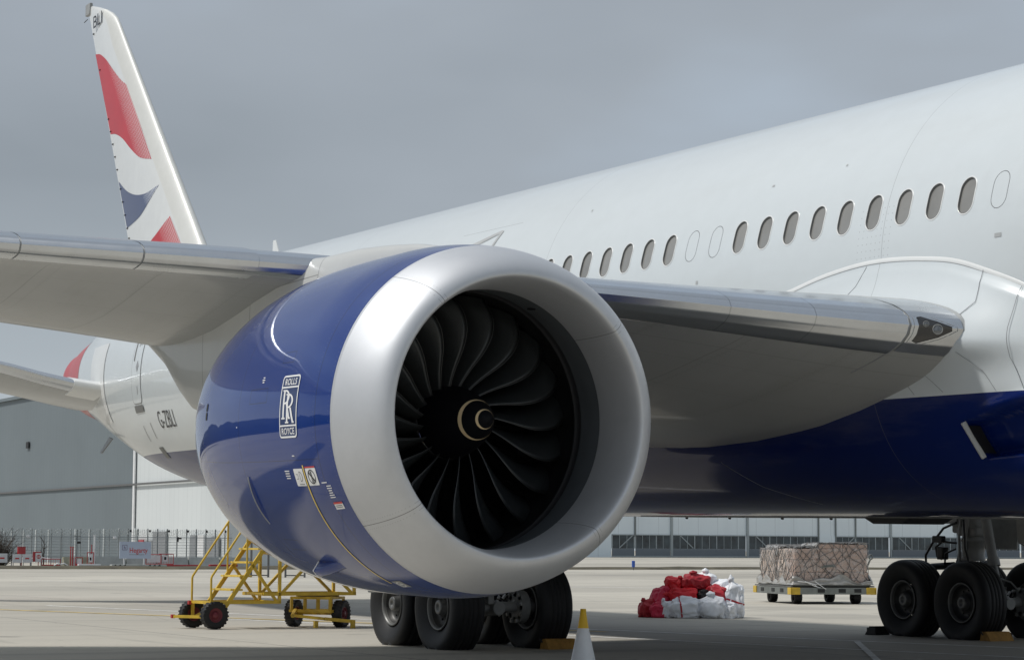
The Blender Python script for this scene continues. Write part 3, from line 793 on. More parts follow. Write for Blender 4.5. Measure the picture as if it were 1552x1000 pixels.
# fan blades: leading edge sweeps forward then back, root nearly axial and tip well twisted
BR = np.linspace(.36, 1.402, 30)
THT = [(0, 8), (.2, 15.5), (.42, 21), (.62, 22), (.8, 20), (1, 15)]
XLT = [(0, 8.50), (.2, 8.55), (.45, 8.61), (.7, 8.62), (.88, 8.56), (1, 8.46)]
def blade_pt(r, s, k, side):
    f = (r-.36)/1.04
    th_le = R(float(smooth_tab(f, THT)[0])); x_le = float(smooth_tab(f, XLT)[0])
    stag = np.interp(f, [0, .5, 1], [R(16), R(42), R(60)]); ch = np.interp(f, [0, .5, .85, 1], [.36, .50, .58, .54])
    # curved chord line
    a = stag*(1.25-.5*s); ax = ch*s*math.cos(a); ci = ch*s*math.sin(a)
    th = th_le-ci/r
    tk = np.interp(f, [0, 1], [.022, .007])*(math.sin(PI*min(1, s**.6))+.08)
    ang = PI/2-(th+2*PI*k/20)      # clockwise seen from ahead is towards +Y at the top
    X = x_le-ax+side*tk*math.sin(a)*.5
    thn_ = side*tk*math.cos(a)/r*.5
    aa = ang+thn_
    return (X, EY+r*math.cos(aa), EZ+r*math.sin(aa))
NSg = 12
ss = np.linspace(0, 1, NSg)
bl0 = [[blade_pt(r, s, 0, 1) for s in ss[::-1]]+[blade_pt(r, s, 0, -1) for s in ss[1:]] for r in BR]
bm_ = gridmesh(np.array(bl0), M['blade']); bm_.transform(Matrix.Translation((0, -EY, -EZ)))
le_m = MB().tube([Vector(blade_pt(r, 0, 0, 0))-Vector((-.003, EY, EZ)) for r in BR], [.0032]*29+[.002], 5, False).mesh(M['edge'])
for k in range(20):
    ob = obj('fan_blade', bm_, nac); ob.location = (0, EY, EZ); ob.rotation_euler = (-2*PI*k/20, 0, 0)
    oe = obj('blade_leading_edge', le_m, nac); oe.location = (0, EY, EZ); oe.rotation_euler = ob.rotation_euler
SPN = [(8.40, .40), (8.52, .385), (8.66, .35), (8.80, .305), (8.96, .24), (9.08, .18), (9.18, .115), (9.25, .055), (9.275, .022), (9.28, .001)]
obj('spinner', gridmesh(np.array([[eng(x, r, 2*PI*k/64) for k in range(64)] for x, r in SPN]), M['spinner'], closev=True), nac)
obj('hub_ring', gridmesh(np.array([[eng(x, r, 2*PI*k/64) for k in range(64)] for x, r in [(8.2, .44), (8.38, .415), (8.395, .40), (8.384, .398)]]), M['black'], closev=True), nac)
def spin_x(r): return float(np.interp(r, [p[1] for p in SPN][::-1], [p[0] for p in SPN][::-1]))
# two crescents of the painted swirl, fattest on the outboard side
for (r0, wmax, off) in ((.222, .021, .006), (.110, .019, .004)):
    rows = []
    for k in range(97):
        a = 2*PI*k/96; w_ = wmax*(.5+.5*math.cos(a))**1.1+.0008; ro = r0-off*(1-math.cos(a)); row = []
        if abs(math.atan2(math.sin(a), math.cos(a))) > R(165): w_ = .0005
        for q in (0, .5, 1):
            r_ = ro-w_*q; row.append(eng(spin_x(r_)+.003, r_+.0015, a))
        rows.append(row)
    obj('spinner_spiral', gridmesh(np.array(rows), M['gold']), nac)
# small probe on the upper inlet wall
MB().bar(eng(9.12, 1.37, R(118)), eng(8.98, 1.375, R(117)), .012, .02, .003).build('inlet_probe', M['black'], nac)

# exhaust behind the chevrons
rows = [(5.2, 1.22), (4.7, 1.16), (4.0, 1.0), (3.4, .82), (3.05, .72), (3.06, .69)]
obj('core_cowl', gridmesh(np.array([[eng(x, r, 2*PI*k/48) for k in range(48)] for x, r in rows]), M['pylon'], closev=True), nac)
rows = [(3.3, .55), (3.0, .50), (2.5, .34), (2.1, .15), (1.9, .01)]
obj('exhaust_plug', gridmesh(np.array([[eng(x, r, 2*PI*k/32) for k in range(32)] for x, r in rows]), M['gear'], closev=True), nac)

# artwork on the nacelle: u runs forward in metres, v runs up round the cowl in metres of arc
def nsurf(off=.004):
    def f(X0, a0):
        def g(u, v):
            X = X0+u; r_ = nacR(X)+off; return Vector(eng(X, r_, a0+v/1.9))
        return g
    return f
ns = nsurf()
lx, la = 8.385, R(3.1)
LWd, LHt = .44, .66
bg = Decal(); bg.poly(rrect(LWd, LHt, .045)); bg.wrap(nsurf(.003)(lx, la), (None, .03)); plate = bg.build('engine_badge', M['navy'], nac)
d = Decal()
d.ring(rrect(LWd, LHt, .045), rrect(LWd-.036, LHt-.036, .03))
d.rect((0, LHt/2-.128), LWd-.03, .016); d.rect((0, -LHt/2+.128), LWd-.03, .016)
d.text('ROLLS', (0, LHt/2-.070), .070, 1.12, .012); d.text('ROYCE', (0, -LHt/2+.070), .070, 1.06, .012)
d.wrap(nsurf(.0055)(lx, la), (None, .02)); d.build('badge_print', M['decal_w'], nac)
# interlaced tall letters
def serif_R(cx, cy, h, w, st_):
    L = []
    x0 = cx-w*.5; y0 = cy-h/2
    L.append([(x0+.02, y0), (x0+.02+st_, y0), (x0+.02+st_, y0+h), (x0+.02, y0+h)])          # stem
    L.append([(x0-.005, y0), (x0+.045+st_, y0), (x0+.045+st_, y0+.016), (x0-.005, y0+.016)])  # foot serif
    L.append([(x0-.005, y0+h-.016), (x0+.05, y0+h-.016), (x0+.05, y0+h), (x0-.005, y0+h)])
    out = []; inn = []
    for k in range(15):
        a = PI/2-PI*k/14; out.append((x0+.05+(w*.62)*math.cos(a), y0+h*.75+h*.25*math.sin(a))); inn.append((x0+.05+(w*.62-st_)*math.cos(a), y0+h*.75+(h*.25-.018)*math.sin(a)))
    for k in range(14): L.append([out[k], out[k+1], inn[k+1], inn[k]])
    L.append([(x0+.06+w*.18, y0+h*.52), (x0+.06+w*.18+st_*1.1, y0+h*.52), (x0+w*.92+st_*.5, y0), (x0+w*.92-st_*.6, y0)])
    L.append([(x0+w*.82, y0), (x0+w*1.05, y0), (x0+w*1.05, y0+.016), (x0+w*.82, y0+.016)])
    return L
for (ox, oy, lift) in ((-.055, .022, .0058), (.045, -.022, .0066)):
    d = Decal()
    for q in serif_R(ox, oy, .31, .21, .038): d.poly(q)
    d.wrap(nsurf(lift)(lx, la), (None, .03)); d.build('badge_letter', M['decal_w'], nac)
# warning squares beside the yellow hazard line
for (u0, kind_) in ((8.475, 0), (8.765, 1)):
    a_c = R(-19.6)
    s_ = Decal(); s_.poly(rrect(.225, .19, .012)); s_.wrap(nsurf(.004)(u0, a_c), (None, .04)); s_.build('warning_plate', M['decal_w'], nac)
    k_ = Decal()
    circ = lambda r_, c=(0, 0), n=28: [(c[0]+r_*math.cos(2*PI*i/n), c[1]+r_*math.sin(2*PI*i/n)) for i in range(n)]
    if kind_:
        k_.ring(circ(.078), circ(.066)); k_.add([(-.06, .045), (-.045, .06), (.06, -.045), (.045, -.06)], [(0, 1, 2, 3)]); k_.poly(circ(.013, (.0, .045))); k_.rect((0, .005), .022, .05); k_.rect((-.01, -.04), .01, .05); k_.rect((.012, -.04), .01, .05)
    else:
        hc = [(.02+.055*math.cos(R(90-180*i/14)), .01+.055*math.sin(R(90-180*i/14))) for i in range(15)]; hi = [(.02+.048*math.cos(R(90-180*i/14)), .01+.048*math.sin(R(90-180*i/14))) for i in range(15)]
        for i in range(14): k_.poly([hc[i], hc[i+1], hi[i+1], hi[i]])
        k_.rect((.017, .01), .006, .11); k_.rect((-.05, .035), .05, .005); k_.rect((-.05, -.015), .05, .005); k_.rect((-.028, .01), .005, .055); k_.rect((.02, -.075), .12, .006)
    k_.wrap(nsurf(.006)(u0, a_c), (None, .04)); k_.build('warning_symbol', M['decal_k'], nac)
r_ = Decal(); r_.rect((0, .105), .225, .014); r_.wrap(nsurf(.006)(8.765, R(-19.6)), (None, None)); r_.build('warning_edge', M['decal_r'], nac)
yl = Decal(); yl.rect((0, -.80), .026, 1.66); yl.wrap(nsurf(.005)(8.617, R(-16.6)), (None, .03)); yl.build('hazard_line', M['decal_y'], nac)
def small_print(u0, a0, w_, n_, m='decal_w', first=None, dy=.026):
    d = Decal(); rr = random.Random(int(u0*100))
    for k in range(n_):
        ww = w_*(rr.uniform(.55, 1)); d.rect((0, -dy*k), ww, dy*.42)
    d.wrap(nsurf(.004)(u0, a0), (None, None)); return d.build('small_print', M[m], nac)
small_print(8.19, R(-17.4), .17, 4); small_print(9.045, R(-23), .10, 6); small_print(8.98, R(-21.8), .14, 1)
small_print(8.44, R(-12.6), .07, 1); small_print(7.60, R(13.4), .08, 3); small_print(6.9, R(-2.2), .04, 1)
pl_ = Decal(); pl_.rect((0, 0), .165, .085); pl_.wrap(nsurf(.004)(9.085, R(-29.9)), (None, None)); pl_.build('caution_plate', M['decal_w'], nac)
pl_ = Decal(); pl_.rect((0, .032), .165, .022); pl_.wrap(nsurf(.006)(9.085, R(-29.9)), (None, None)); pl_.build('caution_band', M['decal_r'], nac)
pl_ = Decal(); pl_.rect((0, .002), .12, .006); pl_.rect((0, -.018), .12, .006); pl_.wrap(nsurf(.006)(9.085, R(-29.9)), (None, None)); pl_.build('caution_text', M['decal_k'], nac)
pl_ = Decal(); pl_.rect((0, 0), .19, .16); pl_.wrap(nsurf(.004)(8.785, R(-66.7)), (None, .04)); pl_.build('lower_plate', M['decal_g'], nac)
pl_ = Decal(); pl_.ring(circ(.06), circ(.045)); pl_.rect((0, 0), .07, .02); pl_.wrap(nsurf(.006)(8.785, R(-66.7)), (None, .04)); pl_.build('lower_symbol', M['decal_w'], nac)
# vent slots near the nozzle
for (dv) in (.055, -.055):
    v_ = Decal(); v_.poly(rrect(.075, .098, .022, (0, dv))); v_.wrap(nsurf(.004)(5.63, R(4.9)), (None, None)); v_.build('vent_slot', M['black'], nac)
# latch strake: a thin grey blade standing off the cowl
s1 = []; 
for q in np.linspace(0, 1, 9):
    a = R(-19)+(R(-36.5)-R(-19))*q; h_ = .026*math.sin(PI*min(.97, q*.9+.07)); s1.append([eng(7.06+.02, nacR(7.06)-.01, a), eng(7.06, nacR(7.06)+h_, a), eng(7.06-.035, nacR(7.06)+h_, a), eng(7.06-.05, nacR(7.06)-.01, a)])
obj('cowl_strake', gridmesh(np.array(s1), M['nac'], smooth=False), nac)
MB().tube([eng(7.045, nacR(7.06)+.026*math.sin(PI*min(.97, q*.9+.07)), R(-19)-R(17.5)*q) for q in np.linspace(0, 1, 9)], .010, 5).build('strake_edge', M['decal_g'], nac)
# hinged blue scoop low on the cowl
sc = []
for q in np.linspace(0, 1, 11):
    X = 8.06-.52*q; hh = .135*math.sin(PI*.5*q)**1.2
    sc.append([eng(X, nacR(X)-.02, R(-53.0)), eng(X, nacR(X)+hh*.9, R(-53.4)), eng(X, nacR(X)+hh, R(-54.4)), eng(X, nacR(X)+hh, R(-55.6)), eng(X, nacR(X)+hh*.9, R(-56.6)), eng(X, nacR(X)-.02, R(-57))])
obj('cowl_scoop', gridmesh(np.array(sc), M['nac'], closev=True), nac)
MB().tube([eng(7.545, nacR(7.6)+.01, R(-53)), eng(7.535, nacR(7.6)+.128, R(-53.4)), eng(7.535, nacR(7.6)+.138, R(-55)), eng(7.535, nacR(7.6)+.128, R(-56.6)), eng(7.545, nacR(7.6)+.01, R(-57))], .008, 5).build('scoop_edge', M['decal_w'], nac)
MB().box(eng(6.6, nacR(6.6)+.01, R(-90)), (.18, .14, .05), None, .01).build('drain_mast', M['decal_g'], nac)

# ---- fin
def fin_le(z):
    b = -24.05-(z-8.82)
    if z > 16.2: b -= (z-16.2)**2*1.9
    return b
def fin_te(z): return float(np.interp(z, [7.0, 9.62, 12.93, 17.1], [-28.6, -30.05, -31.9, -34.25]))
def fin_y(x, z, off=0.):
    le, te = fin_le(z), fin_te(z); c = le-te; s = min(1, max(0, (le-x)/c)); h = .055*c
    y = h*1.42*(2.969*math.sqrt(s)-1.26*s-3.516*s*s+2.843*s**3-1.036*s**4)*.70
    if z > 16.9: y *= max(0, (17.12-z)/.22)**.5
    return max(y, .004)+off
rows = []
zz = list(np.linspace(6.8, 16.4, 36))+list(np.linspace(16.5, 17.1, 10))
for z in zz:
    le, te = fin_le(z), fin_te(z); c = max(.05, le-te); row = []
    for q in np.linspace(1, 0, 26)**2: row.append((le-c*q, -fin_y(le-c*q, z), z))
    for q in (np.linspace(0, 1, 26)**2)[1:]: row.append((le-c*q, fin_y(le-c*q, z), z))
    rows.append(row)
fin = obj('tail_fin', gridmesh(np.array(rows), M['white'], capu=True), air)
def fin_strip(top, bot, m, nm):
    n_ = 26; V_ = []
    xt_ = sorted(top); xb_ = sorted(bot); 
    for i in range(n_+1):
        t = i/n_
        def ev(L):
            L = sorted(L); s = [0]
            for a, b in zip(L, L[1:]): s.append(s[-1]+math.hypot(b[0]-a[0], b[1]-a[1]))
            return smooth_tab(t*s[-1], [(s[k], L[k][0], L[k][1]) for k in range(len(L))])
        a, b = ev(top), ev(bot); row = []
        for q in np.linspace(0, 1, 18):
            p = a+(b-a)*q; row.append((p[0], -fin_y(p[0], p[1], .006), p[1]))
        V_.append(row)
    return obj(nm, gridmesh(np.array(V_), m), fin)
fin_strip([(-33.42, 15.56), (-32.88, 15.46), (-32.27, 15.23), (-31.29, 14.69), (-30.58, 14.3), (-30.0, 14.05)], [(-31.84, 12.93), (-31.26, 12.85), (-30.45, 12.61), (-29.53, 12.17), (-28.64, 11.8), (-27.68, 11.62)], M['finred'], 'red_wave')
fin_strip([(-31.02, 11.45), (-30.11, 11.07), (-28.99, 10.8), (-27.93, 10.73), (-27.0, 10.83)], [(-30.18, 10.01), (-29.37, 10.07), (-28.52, 10.19), (-27.8, 10.44), (-27.01, 10.815)], M['finblue'], 'blue_wave')
fin_strip([(-29.2, 8.3), (-28.6, 9.05), (-27.82, 9.29), (-26.91, 9.54), (-26.03, 9.87)], [(-28.9, 7.2), (-27.5, 7.3), (-26.3, 7.9), (-25.6, 8.35), (-25.04, 8.94)], M['finred'], 'red_wave')
rows = []
for z in np.linspace(7.4, 16.75, 44):
    le = fin_le(z); w_ = .78 if z < 15.5 else .78-.30*(z-15.5)/1.2; row = []
    for q in np.linspace(1, 0, 14)**2: row.append((le+.012-w_*q, -fin_y(le-w_*q, z, .008), z))
    for q in (np.linspace(0, 1, 14)**2)[1:]: row.append((le+.012-w_*q, fin_y(le-w_*q, z, .008), z))
    rows.append(row)
M['finle'] = mat('pale_metal_fin_edge', (.68, .68, .65), .5, .1, coat=.05, var=.03)
obj('fin_leading_edge', gridmesh(np.array(rows), M['finle']), fin)
d = Decal(); d.text('BLI', (0, 0), .36, 1.3, .008, 0, .2); d.wrap(lambda u, v: Vector((-32.95+u-v*.35, -.13, 16.50+v+u*.06))); d.build('fin_letters', M['decal_k'], fin)
for z in (16.2, 15.0, 13.4, 13.0, 12.6, 12.2, 11.8, 11.2, 10.8, 10.4, 10.0, 9.7):
    xh = fin_te(z)+.16; MB().box((xh, -fin_y(xh, z)-.01, z), (.09, .03, .035)).build('rudder_fitting', M['seam'], fin)
MB().box((-34.18, 0, 17.05), (.42, .10, .36), None, .03).build('fin_tip_fairing', M['gear'], fin)
MB().tube([(-34.3, 0, 16.78), (-34.6, 0, 16.74)], .012, 5).build('static_wick', M['seam'], fin)

# ---- tailplane
for side in (-1, 1):
    HST = [(1.2, -25.8, 5.14, -30.6, 4.86, .22), (1.9, -26.35, 5.27, -30.6, 4.98, .22), (2.5, -26.85, 5.39, -30.6, 5.10, .21), (4.2, -28.2, 5.92, -30.9, 5.44, .18), (9.9, -32.8, 6.9, -34.2, 6.7, .06)]
    def hrow(y, s1=1., off=0., s1l=None):
        xl, zl, xt, zt, th = smooth_tab(y, HST); row = []
        f = lambda s: 1.0*(2.969*math.sqrt(s)-1.26*s-3.516*s*s+2.843*s**3-1.036*s**4)
        for q in (np.linspace(1, 0, 16)**2)*s1: row.append((xl+(xt-xl)*q+off*(1 if q < .01 else 0), side*y, zl+(zt-zl)*q+th*f(q)+off))
        for q in (np.linspace(0, 1, 16)**2)[1:]*(s1l or s1): row.append((xl+(xt-xl)*q+off*(1 if q < .01 else 0), side*y, zl+(zt-zl)*q-th*f(q)-off))
        return row
    hs = obj('tailplane', gridmesh(np.array([hrow(y) for y in np.linspace(1.2, 9.9, 26)]), M['wing'], capu=True), air)
    obj('metal_edge', gridmesh(np.array([hrow(y, .13, .008, .10) for y in np.linspace(2.5, 9.8, 12)]), M['slat']), hs)
    obj('root_cap', gridmesh(np.array([hrow(y, .20, .03) for y in np.linspace(1.85, 2.5, 8)]), M['white'], capu=True), hs)
# stabiliser cut-out plate on the rear body
rows = []
for X in np.linspace(-27.9, -25.9, 12):
    row = []
    for z in np.linspace(4.35, 6.4, 10):
        row.append(tuple(fus(X, z, .012)))
    rows.append(row)
obj('tailplane_fairing_plate', gridmesh(np.array(rows), M['white']), air)

# ---- details on the rear body
def dsurf(X0, z0, off=.006):
    def g(u, v):
        zc, ry, rz = sec(X0+u); return fus(X0+u, z0+v, off)
    return g
# rear door with its seam, hinge, sill
dx, dz = -22.05, 5.55
door = Decal(); door.poly(rrect(.86, 1.78, .14)); door.wrap(dsurf(dx, dz, .010), (.2, .12)); dr = door.build('rear_door', M['fus'], air)
for p_ in dr.data.polygons: p_.use_smooth = True
sm_ = Decal(); sm_.ring(rrect(.90, 1.82, .15), rrect(.87, 1.79, .14)); sm_.wrap(dsurf(dx, dz, .012), (.2, .12)); sm_.build('seal', M['reveal'], dr)
sm_ = Decal(); sm_.rect((0, 0), .86, .17); sm_.wrap(dsurf(dx+.02, dz-1.03, .014), (.2, .05)); sm_.build('door_sill', M['reveal'], dr)
sm_ = Decal(); sm_.poly(rrect(.10, .62, .04)); sm_.wrap(dsurf(dx-.26, dz+.45, .014), (.2, .05)); sm_.build('door_slot', M['reveal'], dr)
sm_ = Decal()
for i in range(8):
    a0, a1 = R(40+14*i), R(54+14*i); sm_.poly([(.13*math.cos(a0), .16*math.sin(a0)), (.13*math.cos(a1), .16*math.sin(a1)), (.10*math.cos(a1), .12*math.sin(a1)), (.10*math.cos(a0), .12*math.sin(a0))])
sm_.poly([(0, -.28), (.13, -.42), (0, -.56), (-.13, -.42)]); sm_.rect((.02, -1.0), .05, .2)
sm_.wrap(dsurf(dx+.1, dz+.42, .015), (.1, .06)); sm_.build('door_handle_marks', M['decal_g'], dr)
d = Decal(); d.text('G-ZBLI', (0, 0), .40, .82, -.004); d.wrap(dsurf(-19.85, 4.20, .008), (.1, .08)); d.build('registration', M['decal_k'], air)
for (X, z) in ((-22.2, 3.93), (-21.4, 3.98)):
    d = Decal(); d.rect((0, 0), .03, .38); d.wrap(dsurf(X, z, .007), (None, .05)); d.build('drain_mark', M['decal_k'], air)
d = Decal(); d.rect((0, 0), .42, .26); d.wrap(dsurf(-21.55, 3.46, .008), (.05, .05)); d.build('outflow_vent', M['reveal'], air)
# escape hatch outline over the wing box and small aerials
d = Decal(); d.ring([(-.55, -.11), (.52, .08), (.60, .06), (.50, -.30), (-.7, -.30)], [(-.5, -.20), (.42, .0), (.50, .0), (.42, -.28), (-.62, -.29)])
d.wrap(dsurf(-4.35, 6.83, .007), (.1, .06)); d.build('upper_hatch_outline', M['trim'], air)
MB().add([(-19.5, -.015, 8.08), (-19.1, -.02, 8.08), (-19.42, -.008, 8.52), (-19.56, -.008, 8.52), (-19.5, .015, 8.08), (-19.1, .02, 8.08), (-19.42, .008, 8.52), (-19.56, .008, 8.52)], [(0, 1, 2, 3), (7, 6, 5, 4), (1, 5, 6, 2), (0, 3, 7, 4), (3, 2, 6, 7)])
ab = MB(); ab.add([(-19.6, -.02, 8.06), (-19.1, -.02, 8.06), (-19.42, -.008, 8.55), (-19.58, -.008, 8.55), (-19.6, .02, 8.06), (-19.1, .02, 8.06), (-19.42, .008, 8.55), (-19.58, .008, 8.55)], [(0, 1, 2, 3), (7, 6, 5, 4), (1, 5, 6, 2), (0, 3, 7, 4), (3, 2, 6, 7)])
ab.build('blade_aerial', M['white'], air)
ab = MB(); ab.add([(-28.35, -1.0, 4.05), (-28.1, -1.0, 4.0), (-28.6, -1.12, 3.62), (-28.72, -1.12, 3.64), (-28.35, -.96, 4.05), (-28.1, -.96, 4.0), (-28.6, -1.08, 3.62), (-28.72, -1.08, 3.64)], [(0, 1, 2, 3), (7, 6, 5, 4), (1, 5, 6, 2), (0, 3, 7, 4), (3, 2, 6, 7)])
ab.build('drain_mast', M['decal_g'], air)
# belly aerial and keel details
ab = MB(); ab.add([(3.9, -.5, 2.0), (5.0, -.5, 2.0), (4.75, -.5, 1.90), (4.15, -.5, 1.90), (3.9, .3, 2.0), (5.0, .3, 2.0), (4.75, .3, 1.90), (4.15, .3, 1.90)], [(0, 1, 2, 3), (7, 6, 5, 4), (1, 5, 6, 2), (0, 3, 7, 4), (3, 2, 6, 7)])
ab.build('belly_aerial', M['black'], air)
for X in (-2.4, -1.1, .4, 1.7, 2.9): MB().tube([(X, .6, 2.02), (X-.02, .6, 1.965)], .025, 6).build('belly_drain', M['black'], air)
MB().box((2.5, 0, 2.0), (9, 1.2, .03)).build('keel_panel', M['gear'], air)

# static ports, drains and placards scattered on the skin
for (X, z, w_, h_, m_) in ((4.47, 6.62, .05, .03, 'trim'), (1.2, 4.9, .10, .06, 'trim'), (8.6, 4.75, .04, .04, 'decal_k'), (9.0, 3.62, .22, .05, 'trim'), (6.1, 6.7, .03, .03, 'trim'), (-.8, 6.9, .04, .03, 'trim'), (10.1, 6.4, .05, .03, 'trim'), (9.6, 5.35, .12, .05, 'trim'), (3.1, 5.35, .05, .05, 'trim')):
    d = Decal(); d.rect((0, 0), w_, h_); d.wrap(dsurf(X, z, .016 if z < 5.2 else .004)); d.build('placard', M[m_], air)

# ---- main gear
def cyl(mb, a, b, r, n=16): return mb.tube([a, b], r, n)
TYRE = [(-.13, .315), (-.16, .335), (-.205, .40), (-.248, .50), (-.262, .575), (-.25, .635), (-.215, .672), (-.17, .685), (-.125, .6885), (-.12, .678), (-.105, .678), (-.10, .690), (-.045, .6905), (-.04, .680), (-.025, .680), (-.02, .691),
        (.02, .691), (.025, .680), (.04, .680), (.045, .6905), (.10, .690), (.105, .678), (.12, .678), (.125, .6885), (.17, .685), (.215, .672), (.25, .635), (.262, .575), (.248, .50), (.205, .40), (.16, .335), (.13, .315)]
RIMP = [(-.16, .325), (-.185, .338), (-.198, .330), (-.192, .312), (-.165, .300), (-.09, .275), (-.06, .24), (-.05, .17), (-.075, .14), (-.10, .115), (-.175, .108), (-.19, .098), (-.192, .05), (-.17, .042), (-.165, .001)]
tm = MB().lathe(TYRE, 64); tyre_me = tm.mesh(M['tyre'])
for v in tyre_me.vertices:
    if v.co.z < -.616: 
        v.co.y *= 1+.35*(-.616-v.co.z)/.075; v.co.z = -.6165
    elif v.co.z < -.35: v.co.y *= 1+.06*((-.35-v.co.z)/.27)
rimm = MB().lathe(RIMP, 48); rimm.lathe([(-a, r_) for a, r_ in RIMP[::-1]], 48)
rimm.lathe([(-.10, .30), (.10, .30)], 40)
for k in range(9):
    a = 2*PI*k/9
    for sd_ in (-1, 1): rimm.tube([(.205*math.cos(a), sd_*.045, .205*math.sin(a)), (.205*math.cos(a), sd_*.075, .205*math.sin(a))], .016, 6)
rim_me = rimm.mesh(M['rim'])
gears = []
for side in (-1, 1):
    cy_ = 4.9*side; L = []
    mb = MB()
    # bogie beam, axles, strut
    mb.tube([(.95, 0, .60), (.5, 0, .60), (0, 0, .66), (-.5, 0, .60), (-.95, 0, .60)], [.10, .13, .17, .13, .10], 14)
    for ax_ in (-.769, .769):
        cyl(mb, (ax_, -.9, .616), (ax_, .9, .616), .075)
        for s2 in (-1, 1):
            for k in range(8):
                a = 2*PI*k/8; cyl(mb, (ax_+.19*math.cos(a), s2*.46, .616+.19*math.sin(a)), (ax_+.19*math.cos(a), s2*.36, .616+.19*math.sin(a)), .045, 8)
            cyl(mb, (ax_, s2*.36, .616), (ax_, s2*.50, .616), .24, 20)
            mb.tube([(ax_, s2*.34, .80), (ax_-.10, s2*.25, .95), (ax_*.4, s2*.12, 1.05), (.05, s2*.1, 1.3)], .015, 6)
    mb.tube([(0, 0, .62), (0, 0, 1.22)], .135, 20)
    gear = mb.build('landing_gear', M['gear'], air); gear.location = (0, cy_, 0)
    gears.append(gear)
    def sub(nm, mb_, m_): return mb_.build(nm, M[m_], gear)
    sub('oleo_piston', MB().tube([(0, 0, .9), (0, 0, 1.5)], .115, 20), 'steel')
    s = MB(); s.tube([(0, 0, 1.30), (0, 0, 1.34), (0, 0, 1.36), (0, 0, 1.62), (0, 0, 1.64), (.0, 0, 1.70), (0, 0, 2.3), (0, -side*.1, 3.3)], [.20, .215, .20, .195, .23, .19, .185, .2], 22)
    s.tube([(.16, 0, 1.95), (-.30, 0, 1.82)], .10, 12); s.box((.0, -side*.0, 1.80), (.5, .34, .16), None, .04); s.box((-.28, 0, 1.95), (.22, .3, .36), None, .04)
    s.tube([(.1, -.16, 2.2), (.05, -.22, 1.6), (.02, -.2, 1.35)], .03, 8); s.tube([(-.08, -.2, 2.2), (-.1, -.23, 1.7), (-.12, -.2, 1.3)], .022, 8)
    sub('shock_strut', s, 'gear')
    s = MB(); s.tube([(.42, -.1, 2.1), (.66, -.12, 1.28)], .085, 14); s.tube([(.64, -.12, 1.36), (.68, -.12, 1.22)], .105, 14); s.tube([(.66, -.12, 1.30), (.86, -.14, .80)], .045, 12)
    s.box((.88, -.14, .74), (.16, .1, .16), None, .02)
    sub('pitch_trimmer', s, 'gear')
    s = MB(); s.tube([(.66, -.121, 1.24), (.845, -.139, .84)], .048, 12); sub('trimmer_rod', s, 'steel')
    s = MB(); s.box((-.30, 0, 1.25), (.10, .22, .42), R_ if False else Matrix.Rotation(R(25), 3, 'Y'), .02); s.box((-.28, 0, 1.0), (.10, .20, .36), Matrix.Rotation(R(-35), 3, 'Y'), .02); sub('torque_link', s, 'gear')
    s = MB()
    rr = random.Random(5)
    s.tube([(-.15, -.25, 1.95), (-.45, -.28, 1.85), (-.72, -.28, 1.62), (-.93, -.28, 1.38), (-.92, -.28, 1.18), (-.78, -.28, 1.06)], .022, 8)
    s.tube([(-.2, -.2, 1.6), (-.5, -.26, 1.62), (-.66, -.28, 1.52), (-.62, -.28, 1.36), (-.5, -.28, 1.32)], .02, 8)
    s.tube([(-.1, -.3, 1.5), (-.3, -.36, 1.42), (-.4, -.3, 1.2), (-.3, -.2, 1.0)], .018, 8)
    s.tube([(.1, -.3, 2.0), (.2, -.35, 1.5), (.3, -.3, 1.1), (.6, -.3, .9), (.77, -.3, .85)], .018, 8)
    s.tube([(-.1, .3, 1.6), (-.4, .32, 1.2), (-.7, .3, .9)], .018, 8)
    s.box((-.60, -.26, 1.66), (.26, .10, .12), None, .02); s.box((-.50, -.26, 1.42), (.16, .14, .22), None, .02); s.tube([(-.8, -.26, 1.18), (-.2, -.26, 1.22)], .06, 10)
    for k in range(14):
        p = Vector((rr.uniform(-.6, .6), rr.uniform(-.3, .3), rr.uniform(.55, 1.2))); q = p+Vector((rr.uniform(-.2, .2), rr.uniform(-.1, .1), rr.uniform(-.25, .1)))
        s.tube([p, (p+q)/2+Vector((0, .04, -.05)), q], .014, 6)
    sub('hydraulic_lines', s, 'black')
    # bright castings on the brake faces
    rr = random.Random(11)
    s = MB()
    for ax_ in (-.769, .769):
        for s2 in (-1, 1):
            for k in range(9):
                a = 2*PI*k/9+.2; s.box((ax_+.225*math.cos(a), s2*.345, .616+.225*math.sin(a)), (.05, .035, .05), Matrix.Rotation(-a, 3, 'Y'), .008)
    for k in range(26):
        s.box((rr.uniform(.35, .95)*rr.choice((1, 1, -1)), rr.uniform(-.42, .42), rr.uniform(.42, .98)), (rr.uniform(.03, .10), rr.uniform(.02, .08), rr.uniform(.03, .12)), Matrix.Rotation(rr.uniform(-.8, .8), 3, 'X'), .006)
    sub('brake_fittings', s, 'casting')['kind'] = 'stuff'
    for ax_ in (-.769, .769):
        for s2 in (-1, 1):
            t_ = obj('tyre', tyre_me, gear); t_.location = (ax_, s2*.735, .616)
            t_ = obj('wheel_rim', rim_me, gear); t_.location = (ax_, s2*.735, .616)
    # bay doors hanging beside the leg
    s = MB(); s.box((.15, side*.42, 2.0), (1.1, .035, 1.0), Matrix.Rotation(R(-6*side), 3, 'X'), .01); sub('gear_door', s, 'gear')
    s = MB(); s.add([(.95, .1, 2.15), (1.9, .1, 2.15), (1.75, .12, 1.30), (1.0, .12, 1.62), (.95, .13, 2.15), (1.9, .13, 2.15), (1.75, .15, 1.30), (1.0, .15, 1.62)], [(3, 2, 1, 0), (4, 5, 6, 7), (0, 1, 5, 4), (1, 2, 6, 5), (2, 3, 7, 6), (3, 0, 4, 7)]); sub('gear_door', s, 'gear')
